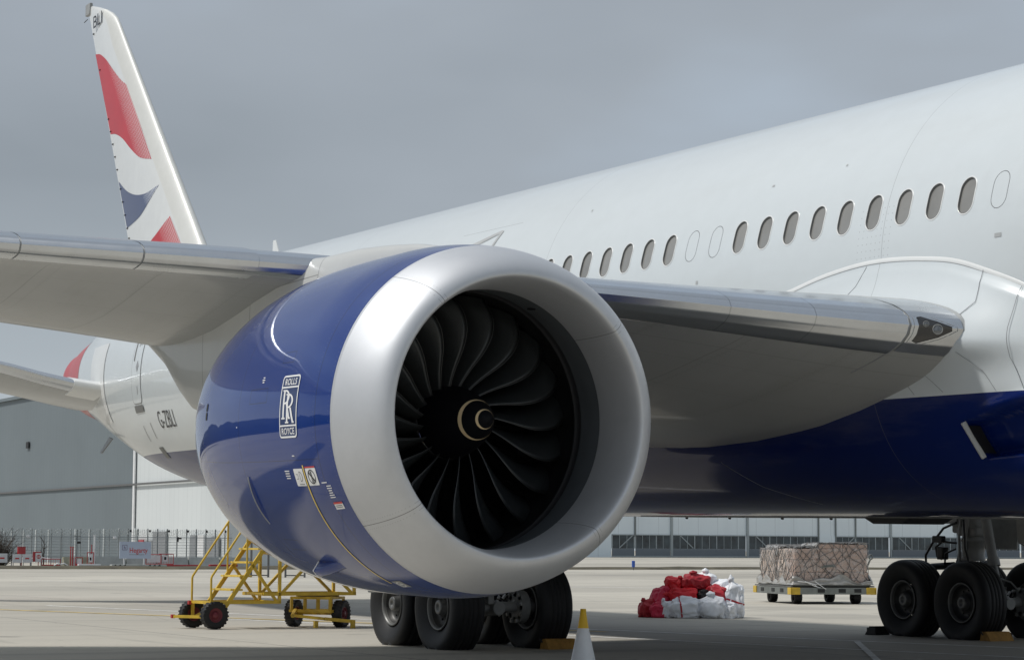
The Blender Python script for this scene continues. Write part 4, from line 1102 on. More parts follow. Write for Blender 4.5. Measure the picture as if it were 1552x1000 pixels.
    s = MB(); s.add([(-1.1, -.2, 2.12), (-.2, -.2, 2.12), (-.2, -.2, 1.93), (-.55, -.2, 1.93), (-1.1, -.17, 2.12), (-.2, -.17, 2.12), (-.2, -.17, 1.93), (-.55, -.17, 1.93)], [(3, 2, 1, 0), (4, 5, 6, 7), (0, 1, 5, 4), (1, 2, 6, 5), (2, 3, 7, 6), (3, 0, 4, 7)]); sub('bay_panel', s, 'gear')
# a twin-wheel nose leg, outside the picture but part of the aircraft
ng = MB(); ng.tube([(28.9, 0, .88), (28.9, 0, 3.0)], .12, 14); ng.tube([(28.9, -.35, .885), (28.9, .35, .885)], .07, 10); ng.tube([(28.9, 0, 1.2), (30.4, 0, 2.7)], .06, 10)
ngo = ng.build('nose_gear', M['gear'], air)
for s2 in (-1, 1):
    for me_, nm in ((tyre_me, 'tyre'), (rim_me, 'wheel_rim')):
        t_ = obj(nm, me_, ngo); t_.location = (28.9, s2*.36, .885); t_.scale = (.76, .7, .76)
# ------------------------------------------------------------------ chocks
M['wood'] = mat('yellow_wooden_chock', (.42, .22, .05), .7, var=.3, vscale=8)
M['rubber'] = mat('black_rubber', (.02, .02, .02), .8)
def chock(loc, rz, m, label, L=.55, cat='wheel chock'):
    t = MB(); h = .15; w = .17
    t.add([(-L/2, -w, 0), (L/2, -w, 0), (L/2, w*.6, 0), (-L/2, w*.6, 0), (-L/2, -w*.35, h), (L/2, -w*.35, h), (L/2, w*.35, h), (-L/2, w*.35, h)], [(3, 2, 1, 0), (4, 5, 6, 7), (0, 1, 5, 4), (1, 2, 6, 5), (2, 3, 7, 6), (3, 0, 4, 7)])
    o = obj('wheel_chock', None, None, label, cat, 'chocks at the main wheels'); o.location = loc; o.rotation_euler = (0, 0, rz)
    obj('chock_block', t.mesh(M[m]), o)
    MB().box((L/2+.012, 0, .07), (.02, .2, .12), None, .004).build('end_plate', M['seam'], o)
    MB().tube([(-L/2-.02, 0, .1), (-L/2-.06, 0, .16), (-L/2-.02, .05, .12)], .012, 6).build('rope_loop', M['seam'], o)
chock((1.30, -4.10, 0), R(90), 'wood', 'wooden yellow-brown chock against the inner wheel behind the engine', .5)
chock((1.42, 4.15, 0), R(90), 'wood', 'wooden yellow-brown chock in front of the wheels under the belly at the right', .5)
chock((-1.40, 3.95, 0), R(-80), 'rubber', 'black rubber chock behind the rearmost right-hand wheel', .35)

# ------------------------------------------------------------------ traffic cone
cone_o = thing('traffic_cone', 'white traffic cone with a yellow top standing on the apron in front of the engine', 'traffic cone', (8.35, -7.86, 0))
MB().lathe([(.03, .205), (.05, .175), (.58, .062)], 40, Matrix.Rotation(R(90), 4, 'X')).build('cone_body', mat('white_cone_plastic', (.74, .75, .76), .35, var=.06, vscale=6), cone_o)
MB().lathe([(.58, .0635), (.735, .037), (.745, .037), (.752, .034), (.79, .033), (.795, .028), (.795, .001)], 40, Matrix.Rotation(R(90), 4, 'X')).build('cone_top', mat('yellow_cone_plastic', (.78, .48, .02), .4, var=.06), cone_o)
MB().box((0, 0, .02), (.46, .46, .04), None, .015).build('cone_base', M['rubber'], cone_o)

# ------------------------------------------------------------------ yellow access steps on wheels
ux = Vector((-.06, .998, 0)).normalized(); vx = Vector((-.998, -.06, 0)).normalized()
stp = thing('access_steps', 'yellow wheeled maintenance steps with tubular handrails standing behind the blue engine', 'access steps', (-7.82, -5.92, 0))
Ms = Matrix(((ux.x, vx.x, 0, 0), (ux.y, vx.y, 0, 0), (0, 0, 1, 0), (0, 0, 0, 1)))
def sp(nm, mb, m, **k):
    me = mb.mesh(M[m]); me.transform(Ms); return obj(nm, me, stp, **k)
NV, FV = -.02, .80
for v in (NV, FV):
    sp('handrail', MB().tube([(-.08, v, .49), (-.08, v, .90), (-.07, v, .94), (.44, v, 1.67), (1.12, v, 2.62), (1.2, v, 2.68), (2.1, v, 2.68), (2.1, v, 1.7)], .021, 8), 'yellow')
    sp('handrail_post', MB().tube([(.62, v, 1.0), (.62, v, 1.93)], .018, 8), 'yellow')
    sp('stringer', MB().bar((.16, v, .34), (1.18, v, 1.74), .04, .075), 'yellow')
    b = MB(); b.bar((-.10, v, .475), (1.30, v, .475), .05, .055); b.bar((1.28, v, .46), (1.28, v, 1.36), .05); b.bar((.72, v, 1.15), (1.22, v, .49), .04, .05); (v > 0 and b.bar((-.06, v, .2), (-.06, v, .50), .05))
    sp('base_frame', b, 'yellow')
    b = MB(); b.bar((.95, v, .62), (2.85, v, .62), .05, .06); b.bar((2.82, v, .60), (2.82, v, 1.7), .05); b.bar((1.32, v, .63), (2.02, v, 1.32), .04, .05); b.bar((2.14, v, 1.2), (2.76, v, .64), .04, .05); b.bar((1.28, v, 1.38), (2.84, v, 1.38), .05); b.bar((2.1, v, 1.3), (2.1, v, 1.72), .05)
    sp('side_truss', b, 'yellow')
for z in (.475, .62):
    pass
b = MB()
for (u, z) in ((-.08, .475), (1.28, .475), (1.28, 1.36), (2.82, .62), (2.82, 1.38), (.95, .62)): b.bar((u, NV, z), (u, FV, z), .045, .05)
sp('cross_members', b, 'yellow')
for k in range(6):
    z = .70+.245*k; u = .425+.178*k
    sp('step_tread', MB().box((u, (NV+FV)/2, z), (.24, FV-NV, .035), None, .004), 'ytread')
sp('platform', MB().box((2.0, (NV+FV)/2, 1.93), (1.7, FV-NV+.1, .04), None, .004), 'ytread')
b = MB(); b.bar((-.40, .80, .215), (-.02, .16, .215), .12, .05); b.bar((.0, .78, .22), (.35, .5, .45), .05); sp('tow_plate', b, 'yellow')
for (u, v) in ((-.43, .84), (.0, .13), (-.12, .80)):
    sp('red_end_cap', MB().box((u, v, .215 if v != .80 else .46), (.07, .06, .07), None, .01), 'red')
# wheels
tyr = MB().lathe([(-.07, .13), (-.09, .17), (-.10, .215), (-.09, .24), (-.06, .252), (.06, .252), (.09, .24), (.10, .215), (.09, .17), (.07, .13)], 40)
for k in range(22):
    a = 2*PI*k/22
    for s2 in (-1, 1): tyr.box((.250*math.cos(a+s2*.07), s2*.055, .250*math.sin(a+s2*.07)), (.016, .075, .034), Matrix.Rotation(-a-s2*.07, 3, 'Y'))
tyr_me = tyr.mesh(M['tyre'])
hub = MB().lathe([(-.072, .133), (-.078, .125), (-.05, .115), (-.03, .07), (-.06, .065), (-.085, .05), (-.087, .001)], 28); hub.lathe([(.072, .133), (.078, .125), (.05, .115), (.03, .07), (.06, .065), (.085, .05), (.087, .001)], 28)
for k in range(5):
    a = 2*PI*k/5; hub.tube([(.09*math.cos(a), -.03, .09*math.sin(a)), (.09*math.cos(a), -.055, .09*math.sin(a))], .012, 6)
hub_me = hub.mesh(M['maroon'])
def small_wheel(p, axis, r_=.252):
    # p world ground point under the hub
    q = Vector((0, 1, 0)).rotation_difference(Vector(axis)).to_euler()
    o = obj('wheel', tyr_me, stp); o.location = (p[0]+7.82, p[1]+5.92, r_); o.rotation_euler = q; o.scale = (r_/.262,)*3
    h = obj('wheel_hub', hub_me, o); return o
vn = -vx
small_wheel((-7.82+vx.x*.0, -5.92), vn); small_wheel((-8.74, -5.98), vn)
v2 = Vector((.75, .66, 0)).normalized(); c4 = Vector((-8.0, -3.35, 0)); c3 = c4-v2*.96; mid = (c3+c4)/2
small_wheel(c4, v2); small_wheel(c3, v2)
b = MB(); loc = lambda a, bb, z: (mid.x+7.82+v2.x*a+(-v2.y)*bb, mid.y+5.92+v2.y*a+v2.x*bb, z)
def lb(a, c, w, h=None): b.bar(loc(*a), loc(*c), w, h)
for z, hw in ((.54, .40), (.30, .42)):
    lb((-hw, -.30, z), (hw, -.30, z), .05, .05); lb((-hw, .30, z), (hw, .30, z), .05, .05)
    for a in (-hw, 0, hw): lb((a, -.30, z), (a, .30, z), .045, .045)
for a in (-.39, -.12, .14, .39):
    for q in (-.3, .3): lb((a, q, .29), (a, q, .56), .045)
lb((-.47, 0, .252), (.47, 0, .252), .05)
b.build('turning_bogie', M['yellow'], stp)
b = MB(); b.bar(loc(-.30, -.45, .22), loc(.38, -.52, .17), .05); b.bar(loc(.38, -.52, .17), loc(.9, -.3, .12), .05, .06); b.bar(loc(.86, -.32, .0), loc(.86, -.32, .13), .07); b.bar(loc(.2, -.5, .0), loc(.2, -.5, .13), .07); b.bar(loc(-.30, -.45, .20), loc(-.30, -.3, .32), .06)
b.build('drawbar', M['yellow'], stp)
MB().lathe([(.57, .36), (.57, .40), (.605, .40), (.605, .36)], 32, Matrix.Translation((mid.x+7.82, mid.y+5.92, 0)) @ Matrix.Rotation(R(90), 4, 'X')).build('turntable_ring', M['black'], stp)

# grey trestle legs behind the steps
tr = thing('tool_stand', 'grey tubular stand seen far off through the yellow steps', 'stand', (-73.9, 22.4, 0), (0, 0, R(62)))
M['gtube'] = mat('grey_tube', (.13, .13, .13), .5)
for (a, w_) in ((0, .85), (1.75, .95)):
    b = MB()
    for u in (a-w_/2, a+w_/2):
        for v in (-.25, .25): b.tube([(u, v, 0), (u, v, 1.9)], .03, 8)
    for z in (.10, 1.8):
        b.tube([(a-w_/2, -.25, z), (a+w_/2, -.25, z), (a+w_/2, .25, z), (a-w_/2, .25, z), (a-w_/2, -.25, z)], .03, 6)
    b.build('trestle_frame', M['gtube'], tr)
MB().box((.88, 0, 1.92), (2.8, .6, .05), None, .008).build('stand_top', M['gtube'], tr)

# ------------------------------------------------------------------ pile of sacks
def cloth(name, col, col2=None):
    return mat(name, col, .5, var=.08, vscale=3, bumpd=.004, bscale=9, spec=.4, coat=.1)
M['sred'] = cloth('red_sack_cloth', (.64, .014, .024)); M['sdred'] = cloth('dark_red_sack_cloth', (.42, .018, .03)); M['scrim'] = cloth('crimson_sack_cloth', (.56, .018, .06))
M['swhite'] = cloth('white_sack_cloth', (.84, .86, .90)); M['sblk'] = cloth('black_bin_bag', (.012, .012, .013))
BU = Vector((.484, .875, 0)); BV = Vector((-.875, .484, 0)); B0 = Vector((-11.02, 6.36, 0))
def sack(u, v, z, sx_, sy_, sz_, rot, m, label, knot=None, strap=None, seed=0, tilt=0):
    bm = bmesh.new(); bmesh.ops.create_icosphere(bm, subdivisions=5, radius=1)
    off = Vector((seed*7.3, seed*3.1, seed*1.7))
    for q in bm.verts:
        p = q.co.copy(); n_ = p.normalized()
        # boxy stuffed shape
        e_ = .74; p = Vector([math.copysign(abs(k)**e_, k) for k in n_]); p = p*(1/max(1e-6, max(abs(p.x), abs(p.y), abs(p.z))))**.0
        p = p*.92
        f1 = noise.noise(n_*1.3+off)*.30
        f2 = (1-abs(noise.noise(n_*2.4+off*2))*2.6)*.09
        f3 = (1-abs(noise.noise(Vector((n_.x*3.6, n_.y*3.6, n_.z*2.2))+off))*3)*.03
        f4 = 0
        p = p*(1+f1+f2+f3+f4)
        if knot:
            kd = Vector(knot).normalized(); c_ = n_.dot(kd)
            if c_ > .78:
                t = (c_-.78)/.22; p = p.lerp(kd*(1.0+.45*t), t**.7)
                if t > .55: p += (n_-kd*c_)*1.5*(t-.55)**.5*(.6 if t > .8 else 1)
            elif c_ > .35: p += n_*.05*math.sin(math.atan2(n_.cross(kd).z, n_.cross(kd).x)*11)*(c_-.35)
        p = Vector((p.x*sx_, p.y*sy_, p.z*sz_))
        q.co = p
    if tilt: bmesh.ops.rotate(bm, verts=bm.verts, matrix=Matrix.Rotation(tilt, 3, 'Y'))
    bmesh.ops.rotate(bm, verts=bm.verts, matrix=Matrix.Rotation(rot, 3, 'Z'))
    lo = -sz_*.80
    if z < .001:
        for q in bm.verts:
            if q.co.z < lo: q.co.z = lo+(q.co.z-lo)*.05
        zc = -min(q.co.z for q in bm.verts)
    else: zc = z
    me = bpy.data.meshes.new('sack'); bm.to_mesh(me)
    c = B0+BU*u+BV*v
    wm = Matrix(((BU.x, BV.x, 0, 0), (BU.y, BV.y, 0, 0), (0, 0, 1, 0), (0, 0, 0, 1)))
    me.transform(wm); me.materials.append(M[m]); me.polygons.foreach_set('use_smooth', [True]*len(me.polygons))
    o = obj('sack', me, None, label, 'sack', 'sacks heaped on the apron'); o.location = (c.x, c.y, zc)
    if strap:
        su, ang = strap; mb = MB(); pts = []
        from mathutils.bvhtree import BVHTree
        bv = BVHTree.FromBMesh(bm)
        nrm = Vector((math.cos(ang), .0, math.sin(ang)))
        a1 = nrm.orthogonal().normalized(); a2 = nrm.cross(a1)
        c0 = nrm*su
        for k in range(37):
            th = 2*PI*k/36; d_ = a1*math.cos(th)+a2*math.sin(th); h = bv.ray_cast(c0+d_*3, -d_)
            if h[0] is not None: pts.append(h[0]+d_*.006)
        if len(pts) > 5:
            V_ = []; 
            for p in pts: V_ += [p+nrm*.018, p-nrm*.018]
            fs = [(2*i, 2*i+1, 2*i+3, 2*i+2) for i in range(len(pts)-1)]
            sm = mk(V_, fs, M['sdred']); sm.transform(wm); obj('strap', sm, o)
    bm.free(); return o
sack(-.93, -.10, 0, .20, .20, .21, .3, 'sdred', 'small dark red sack, leftmost at the foot of the heap', (-.5, -.2, .8), seed=1)
sack(-.66, -.30, 0, .27, .20, .18, .1, 'scrim', 'low crimson sack lying at the front left of the heap', seed=2)
sack(-.60, .06, .36, .25, .26, .30, .5, 'scrim', 'upright crimson sack leaning at the left of the heap', (.3, -.1, .9), seed=3, tilt=.4)
sack(-.33, .10, .70, .22, .22, .18, -.3, 'sred', 'knotted bright red sack high on the left of the heap', (.5, -.3, .7), seed=4)
sack(.12, .02, .74, .30, .24, .20, .2, 'sdred', 'plump dark red sack at the top centre of the heap', (-.2, -.2, 1), seed=5)
sack(-.15, -.18, .48, .32, .24, .17, -.1, 'sred', 'bright red sack wedged in the middle above the strapped white one', (-.9, -.1, .1), seed=6)
sack(.34, .32, .70, .26, .26, .26, .2, 'swhite', 'white sack with gathered neck crowning the back of the heap', (0, -.2, 1), seed=7)
sack(.62, .18, .55, .30, .24, .22, .5, 'swhite', 'white sack with a red strap sloping down behind the dark red one', None, (-.05, .6), seed=8, tilt=-.5)
sack(.28, -.16, .46, .16, .14, .16, .4, 'sblk', 'black bag tucked among the red sacks', seed=9)
sack(.60, -.16, .46, .28, .24, .20, -.4, 'sdred', 'dark red sack on the right shoulder of the heap', (.2, -.3, .8), seed=10, tilt=.5)
sack(-.13, -.48, 0, .37, .26, .26, .05, 'swhite', 'large white sack with a red strap at the front of the heap', None, (-.12, .12), seed=11)
sack(-.52, -.36, 0, .15, .16, .21, .2, 'swhite', 'narrow white sack end poking out beside the crimson one', (-.5, -.1, .8), seed=12)
sack(.44, -.46, 0, .33, .26, .26, -.1, 'swhite', 'plain white sack at the front centre right of the heap', (-.1, -.1, 1), seed=13)
sack(.92, -.18, 0, .24, .24, .42, .1, 'swhite', 'tall white sack with a red strap at the right end of the heap', (-.2, -.1, 1), (.02, 1.25), seed=14)
sack(.80, -.50, 0, .17, .16, .19, .6, 'swhite', 'small white sack slumped at the front right corner of the heap', (.5, -.5, -.4), seed=15)
sack(-.30, .40, .46, .3, .25, .25, .6, 'swhite', 'white sack half hidden behind the bright red ones', (-.3, 0, .9), seed=16)
sack(.1, .35, 0, .5, .35, .38, .6, 'swhite', 'big white sack buried at the back of the heap', seed=17)
sack(.65, .35, 0, .35, .3, .3, .2, 'swhite', 'white sack at the rear right foot of the heap', seed=18)

# ------------------------------------------------------------------ cargo dolly and netted pallet
DU = Vector((.484, .875, 0)); du = DU.normalized(); dv = Vector((-.875, .484, 0)).normalized()
M['dolly'] = mat('weathered_galvanised_steel', (.22, .235, .225), .45, .5, var=.2, vscale=3)
dol = thing('cargo_dolly', 'low grey steel pallet dolly with yellow corners carrying the netted cargo', 'dolly', (-21.4, 17.35, 0), (0, 0, R(-18)))
LX, LY = 1.68, 1.17
b = MB()
for y in (-LY, LY): b.bar((-LX, y, .36), (LX, y, .36), .08, .20)
for x in (-LX, -.8, 0, .8, LX): b.bar((x, -LY, .36), (x, LY, .36), .08, .18)
b.build('chassis', M['dolly'], dol)
b = MB()
for x in np.linspace(-1.5, 1.5, 13): b.tube([(x, -LY+.06, .48), (x, LY-.06, .48)], .028, 8)
for y in (-LY, LY): b.bar((-LX, y, .485), (LX, y, .485), .05, .03)
b.build('roller_deck', M['gtube'], dol)
for x in (-1.1, 1.1):
    for y in (-.85, .85):
        w_ = MB().lathe([(-.10, .10), (-.11, .17), (-.07, .185), (.07, .185), (.11, .17), (.10, .10), (.06, .06), (-.06, .06), (-.10, .10)], 24, Matrix.Translation((x, y, .185))).build('wheel', M['tyre'], dol)
        MB().box((x, y, .27), (.2, .08, .16)).build('caster_bracket', M['dolly'], dol)
for x in (-1, 1):
    for y in (-1, 1):
        MB().box((x*(LX-.08), y*(LY+.045), .36), (.30, .03, .19), None, .01).build('yellow_corner', M['yellow'], dol)
        MB().box((x*(LX+.045), y*(LY-.10), .36), (.03, .24, .19), None, .01).build('yellow_corner', M['yellow'], dol)
for y in (-.35, .25, .7): MB().box((LX+.043, y, .37), (.02, .20, .10)).build('frame_pocket', M['black'], dol)
for x in (-.9, .1, .9): MB().box((x, -LY-.043, .37), (.26, .02, .10)).build('frame_pocket', M['black'], dol)
b = MB(); b.tube([(.6, LY-.05, .45), (.6, LY+.30, 1.22)], .028, 8); b.tube([(.6, LY+.30, 1.22)]+[(.6, LY+.32+.05*math.cos(R(a)), 1.29+.07*math.sin(R(a))) for a in range(-90, 280, 30)], .016, 6); b.tube([(.45, LY+.02, .45), (.55, LY+.14, .8), (.6, LY+.12, .95)], .02, 6); b.box((.6, LY+.15, .9), (.16, .05, .2), Matrix.Rotation(R(-18), 3, 'X'), .01)
b.build('tow_bar', M['dolly'], dol)

pal = thing('netted_cargo', 'brown cartons wrapped in clear film under a dark cargo net on the dolly', 'cargo', (-21.4, 17.35, .50), (0, 0, R(-18)))
M['carton'] = mat('brown_carton_board', (.56, .41, .34), .62, var=.12, vscale=3, bumpd=.012, bscale=11, coat=.6)
M['carton2'] = mat('pale_carton_board', (.60, .48, .40), .6, var=.15, vscale=5, bumpd=.016, bscale=11, coat=.7)
M['film'] = mat('clear_crumpled_film', (.34, .33, .31), .3, var=.2, vscale=6, bumpd=.02, bscale=9, coat=.4)
MB().box((0, 0, .02), (3.15, 2.25, .04), None, .005).build('pallet_sheet', M['dolly'], pal)
rr = random.Random(3)
def crate(c, d_, m, z0=.04):
    mb = MB(); mb.box((c[0], c[1], z0+d_[2]/2), (d_[0], d_[1], d_[2]), Matrix.Rotation(rr.uniform(-.015, .015), 3, 'Z'), .018); 
    return mb.build('carton', M[m], pal)
# a stack at each end with a gap between, three cartons wide and three high
for (x0, x1, hs, m) in ((-1.52, -.82, (.33, .31, .30), 'carton2'), (-.81, -.16, (.33, .31, .30), 'carton2'), (.10, .80, (.34, .34, .30), 'carton2'), (.81, 1.52, (.34, .34, .30), 'carton')):
    for c_ in range(3):
        y0_ = -1.06+.71*c_; z = .04
        for k, h in enumerate(hs):
            j = .02*rr.uniform(-1, 1); crate(((x0+x1)/2+j*.6, y0_+.35+j), (x1-x0-.01, .70, h-.008), m, z); z += h
for (x0, x1, y0_, y1_, h) in ((.82, 1.51, -.34, .35, .12), (.82, 1.51, .36, 1.06, .11), (.1, .8, -.34, 1.06, .13), (-.8, -.2, -.3, .9, .10)): crate(((x0+x1)/2, (y0_+y1_)/2), (x1-x0, y1_-y0_, h), 'carton', 1.02 if x0 > 0 else .98)
# film skirt crumpled round the foot and over the top
rows = []
path = [(-1.58, -1.10), (1.58, -1.10), (1.58, 1.10), (-1.58, 1.10), (-1.58, -1.10)]
pp = []
for a, c in zip(path, path[1:]):
    n_ = 40
    for k in range(n_): pp.append((a[0]+(c[0]-a[0])*k/n_, a[1]+(c[1]-a[1])*k/n_))
for q in range(7):
    row = []
    for (x, y) in pp:
        nn_ = noise.noise(Vector((x*3.3, y*3.3, q*.55))); n2 = noise.noise(Vector((x*9, y*9, q*1.3)))
        ex_ = .07-.008*q+.055*nn_+.03*n2; s_ = 1+ex_/1.5
        row.append((x*s_, y*(1+ex_/1.1), .03+q*.030*(1+1.6*noise.noise(Vector((x*2, y*2, 5))))))
    rows.append(row)
obj('film_skirt', gridmesh(np.array(rows), M['film'], closev=True), pal)
rows = []
def top_z(x, y):
    z = 1.03+.035*noise.noise(Vector((x*2, y*2, 1)))+.02*noise.noise(Vector((x*8, y*8, 4)))
    if x < -.1: return z-.02+(.09 if abs(y) < .9 else 0)
    if x > .1: return z+(.13 if y > -.36 else .02)
    return z-.20
for i in range(61):
    rows.append([(-1.53+3.06*i/60, -1.07+2.14*j/36, top_z(-1.53+3.06*i/60, -1.07+2.14*j/36)) for j in range(37)])
obj('film_sheet', gridmesh(np.array(rows), M['film']), pal)
# clear film stretched round the stack, wrinkled and shiny
fm = bpy.data.materials.new('shiny_stretch_film'); fm.use_nodes = True; nt = fm.node_tree; bs = nt.nodes['Principled BSDF']
vec, x, y, z = coords(nt); nf = fnoise(nt, vec, 3.2, 6, .7, (1, 1, 2.2)); nt.links.new(nf.ramp(.42, .68, .06, .62).v, bs.inputs['Alpha'])
bs.inputs['Base Color'].default_value = (.72, .66, .63, 1); bs.inputs['Roughness'].default_value = .16; bump(nt, bs, fnoise(nt, vec, 6, 6, .7), .05, .8); M['wrap'] = fm
pq = [(-1.555, -1.085), (1.545, -1.085), (1.545, 1.08), (-1.555, 1.08), (-1.555, -1.085)]; pr = []
for a, c in zip(pq, pq[1:]):
    for k in range(44): pr.append((a[0]+(c[0]-a[0])*k/44, a[1]+(c[1]-a[1])*k/44))
rows = []
for q in range(15):
    z_ = .06+.97*q/14; row = []
    for (x_, y_) in pr:
        e_ = .022*noise.noise(Vector((x_*2.5, y_*2.5, z_*3)))+.012*noise.noise(Vector((x_*7, y_*7, z_*8)))
        if -.14 < x_ < .08 and q > 3: e_ -= .05
        row.append((x_*(1+e_/1.5), y_*(1+e_/1.1), z_))
    rows.append(row)
obj('stretch_film', gridmesh(np.array(rows), M['wrap'], closev=True), pal)
# the net: knotted strands hanging over every face
net = MB()
def sag_line(fn, a, c, k, lo, hi, n_=30):
    pts = []
    for q in range(n_):
        t = q/(n_-1); u = a[0]+(c[0]-a[0])*t; v = a[1]+(c[1]-a[1])*t
        w1 = noise.noise(Vector((u*1.9+k*1.7, v*1.9, 3)))*.26; w2 = noise.noise(Vector((u*1.9, v*1.9+k*1.3, 8)))*.16
        if not (lo <= u <= hi):
            if len(pts) > 2: net.tube(pts, .0085, 4, False)
            pts = []; continue
        pts.append(fn(max(lo, min(hi, u+w1)), v+w2))
    if len(pts) > 2: net.tube(pts, .0085, 4, False)
def f_end(u, v):     # end face nearest the camera, u across, v height
    return Vector((1.545+.03*max(0, .4-v)+.01*noise.noise(Vector((u*5, v*5, 0))), u, v)) if v < 1.05+(.12 if u > -.36 else 0) else Vector((1.545-(v-1.05), u, top_z(1.5, u)+.02))
def f_side(u, v):
    return Vector((u, -1.085-.03*max(0, .4-v), v))
for k in range(-8, 14):
    for sgn in (1, -1):
        a = -1.1+.21*k; x0 = a if sgn > 0 else a+.5
        sag_line(f_end, (x0, 1.30), (x0+sgn*.95, .03), k, -1.07, 1.07)
for k in range(-10, 20):
    for sgn in (1, -1):
        a = -1.5+.21*k; x0 = a if sgn > 0 else a+.5
        sag_line(f_side, (x0, 1.03), (x0+sgn*.85, .03), k+40, -1.54, 1.54)
        sag_line(lambda u, v: Vector((u, v, top_z(max(-1.5, min(1.5, u)), max(-1.05, min(1.05, v)))+.02)), (x0, -1.07), (x0+sgn*1.5, 1.07), k+80, -1.54, 1.54)
net.build('cargo_net', M['gtube'], pal)['kind'] = 'stuff'
pt = MB(); 
for k in range(5): pt.bar((1.57, -.30+.02*k, .50+.012*k), (1.57, .10-.01*k, .53+.012*k), .01, .02)
pt.build('strap_buckle', M['dolly'], pal)
b = MB()
for (x, z) in ((-.25, .12), (-.05, .02), (.25, -.05)): b.tube([(1.66, x-.75, .12), (1.72, x-.5, z-.02), (1.68, x-.28, z-.08), (1.70, x-.2, z-.16)], .011, 5)
b.build('loose_strap', M['decal_w'], pal)
# ------------------------------------------------------------------ far building on the left (dark and pale cladding, one long wall)
def ribs(axis, pitch, dark, seamz=None):
    def g(nt, bs, vec, x, y, z, c):
        a = {'x': x, 'y': y}[axis]
        f = (a/pitch).frac(); c = mixc(nt, f.lt(.12)*.14, c, dark)
        st = fnoise(nt, vec, .5, 5, .7, (1, 1, .06)).ramp(.5, .8)
        c = mixc(nt, st*.35, c, tuple(k*1.35 for k in dark))
        p = ((a/7.4).floor()._m('SINE')*437.5).frac(); c = mixc(nt, p*.14, c, dark)
        bump(nt, bs, f, .03, .4); return c
    return g
M['clad_d'] = mat('dark_grey_cladding', (.165, .195, .21), .55, var=.06, vscale=.15, extra=ribs('x', .9, (.12, .14, .15)))
M['clad_l'] = mat('pale_cladding', (.68, .71, .71), .5, var=.03, vscale=.15, extra=ribs('x', 1.0, (.40, .43, .43)))
fac = thing('cargo_shed', 'long shed with dark grey and white cladding behind the fence at the left', 'building', (-148.7, 42.2, 0))
MB().box((-32, 8, 7.8), (64, 16, 15.6)).build('dark_wall', M['clad_d'], fac)
MB().box((10.35, 8.1, 7.8), (20.7, 16, 15.6)).build('pale_wall', M['clad_l'], fac)
MB().box((0, -.06, 7.8), (.35, .12, 15.6)).build('corner_trim', M['decal_w'], fac)
MB().box((-21.6, -.10, 6.62), (85, .10, .16)).build('wall_rail', M['gtube'], fac)
MB().box((-21.6, -.12, 15.7), (85.4, .3, .30)).build('roof_trim', M['clad_d'], fac)
MB().box((-30, -.12, 11.0), (.8, .12, .6)).build('vent_louvre', M['black'], fac)
for k in range(17): MB().box((-62+k*3.9, -.05, 1.5), (.16, .1, 3.0)).build('wall_post', M['clad_l'], fac)
M['shade'] = mat('grey_door_panel', (.26, .27, .28), .6)
for (x, z0, w_, h, m) in ((6.4, 0, 3.0, 2.7, 'shade'), (4.0, .6, 2.0, 1.4, 'shade'), (12.6, 0, 1.4, 2.2, 'clad_l'), (14.0, 0, 1.2, 2.4, 'shade'), (15.6, 0, 1.3, 2.4, 'decal_w'), (17.2, 0, 1.3, 2.2, 'shade'), (18.6, 0, 1.4, 2.3, 'shade'), (2.0, 1.6, 1.3, .45, 'red')):
    MB().box((x, -.08, z0+h/2), (w_, .12, h)).build('wall_panel', M[m], fac)

# ------------------------------------------------------------------ security fence
fen = thing('security_fence', 'tall mesh security fence topped with coiled razor wire along the apron edge', 'fence', (-124.5, 0, 0))
M['fpost'] = mat('galvanised_post', (.20, .22, .22), .5, .3)
M['fpostl'] = mat('pale_post', (.36, .39, .39), .5, .2)
for k in range(13): MB().box((0, 24.1+k*.705, 1.42), (.05, .06, 2.6)).build('fence_post', M['fpostl'], fen)
for k in range(11): MB().box((0, 33.25+k*.74, 1.42), (.06, .065, 2.7)).build('fence_post', M['fpost'], fen)
m = bpy.data.materials.new('fence_wire_mesh'); m.use_nodes = True; nt = m.node_tree; bs = nt.nodes['Principled BSDF']; bs.inputs['Base Color'].default_value = (.36, .38, .38, 1); bs.inputs['Roughness'].default_value = .5
vec, x, y, z = coords(nt)
hh = ((y*14.).frac()-.5).abs().gt(.41).mx(((z*5.).frac()-.5).abs().gt(.44)); nt.links.new(hh.v, bs.inputs['Alpha'])
M['mesh'] = m
obj('wire_mesh', mk([(.04, 23.2, .75), (.04, 41.2, .75), (.04, 41.2, 2.2), (.04, 23.2, 2.2)], [(0, 1, 2, 3)], M['mesh']), fen)
MB().box((.06, 32.2, 2.14), (.05, 18, .05)).build('top_rail', M['fpostl'], fen)
MB().box((.06, 32.2, .73), (.05, 18, .05)).build('bottom_rail', M['fpostl'], fen)
coil = MB(); pts = []
for k in range(1500):
    t = k/1500; a = k*.55; pts.append((.0+.02*math.sin(k), 23.2+18*t, 2.48+.24*math.sin(a)))
    if k % 2: pts[-1] = (.22*math.cos(a), pts[-1][1], pts[-1][2])
coil.tube(pts, .012, 3, False, False); coil.build('razor_wire', M['fpostl'], fen)
for (y, z, w_) in ((25.9, 2.15, .2), (32.2, 2.12, .2)): MB().box((.15, y, z), (.3, w_, .16), None, .03).build('camera_unit', M['decal_w'], fen)
for k in range(6): MB().box((.1, 33.4+k*1.45, 2.60), (.12, .13, .16), None, .03).build('flood_light', M['black'], fen)
MB().tube([(.1, 37.0, 2.2), (.1, 37.0, 1.85)], .05, 6).box((.1, 37.1, 2.1), (.1, .3, .12)).build('camera_unit', M['black'], fen)

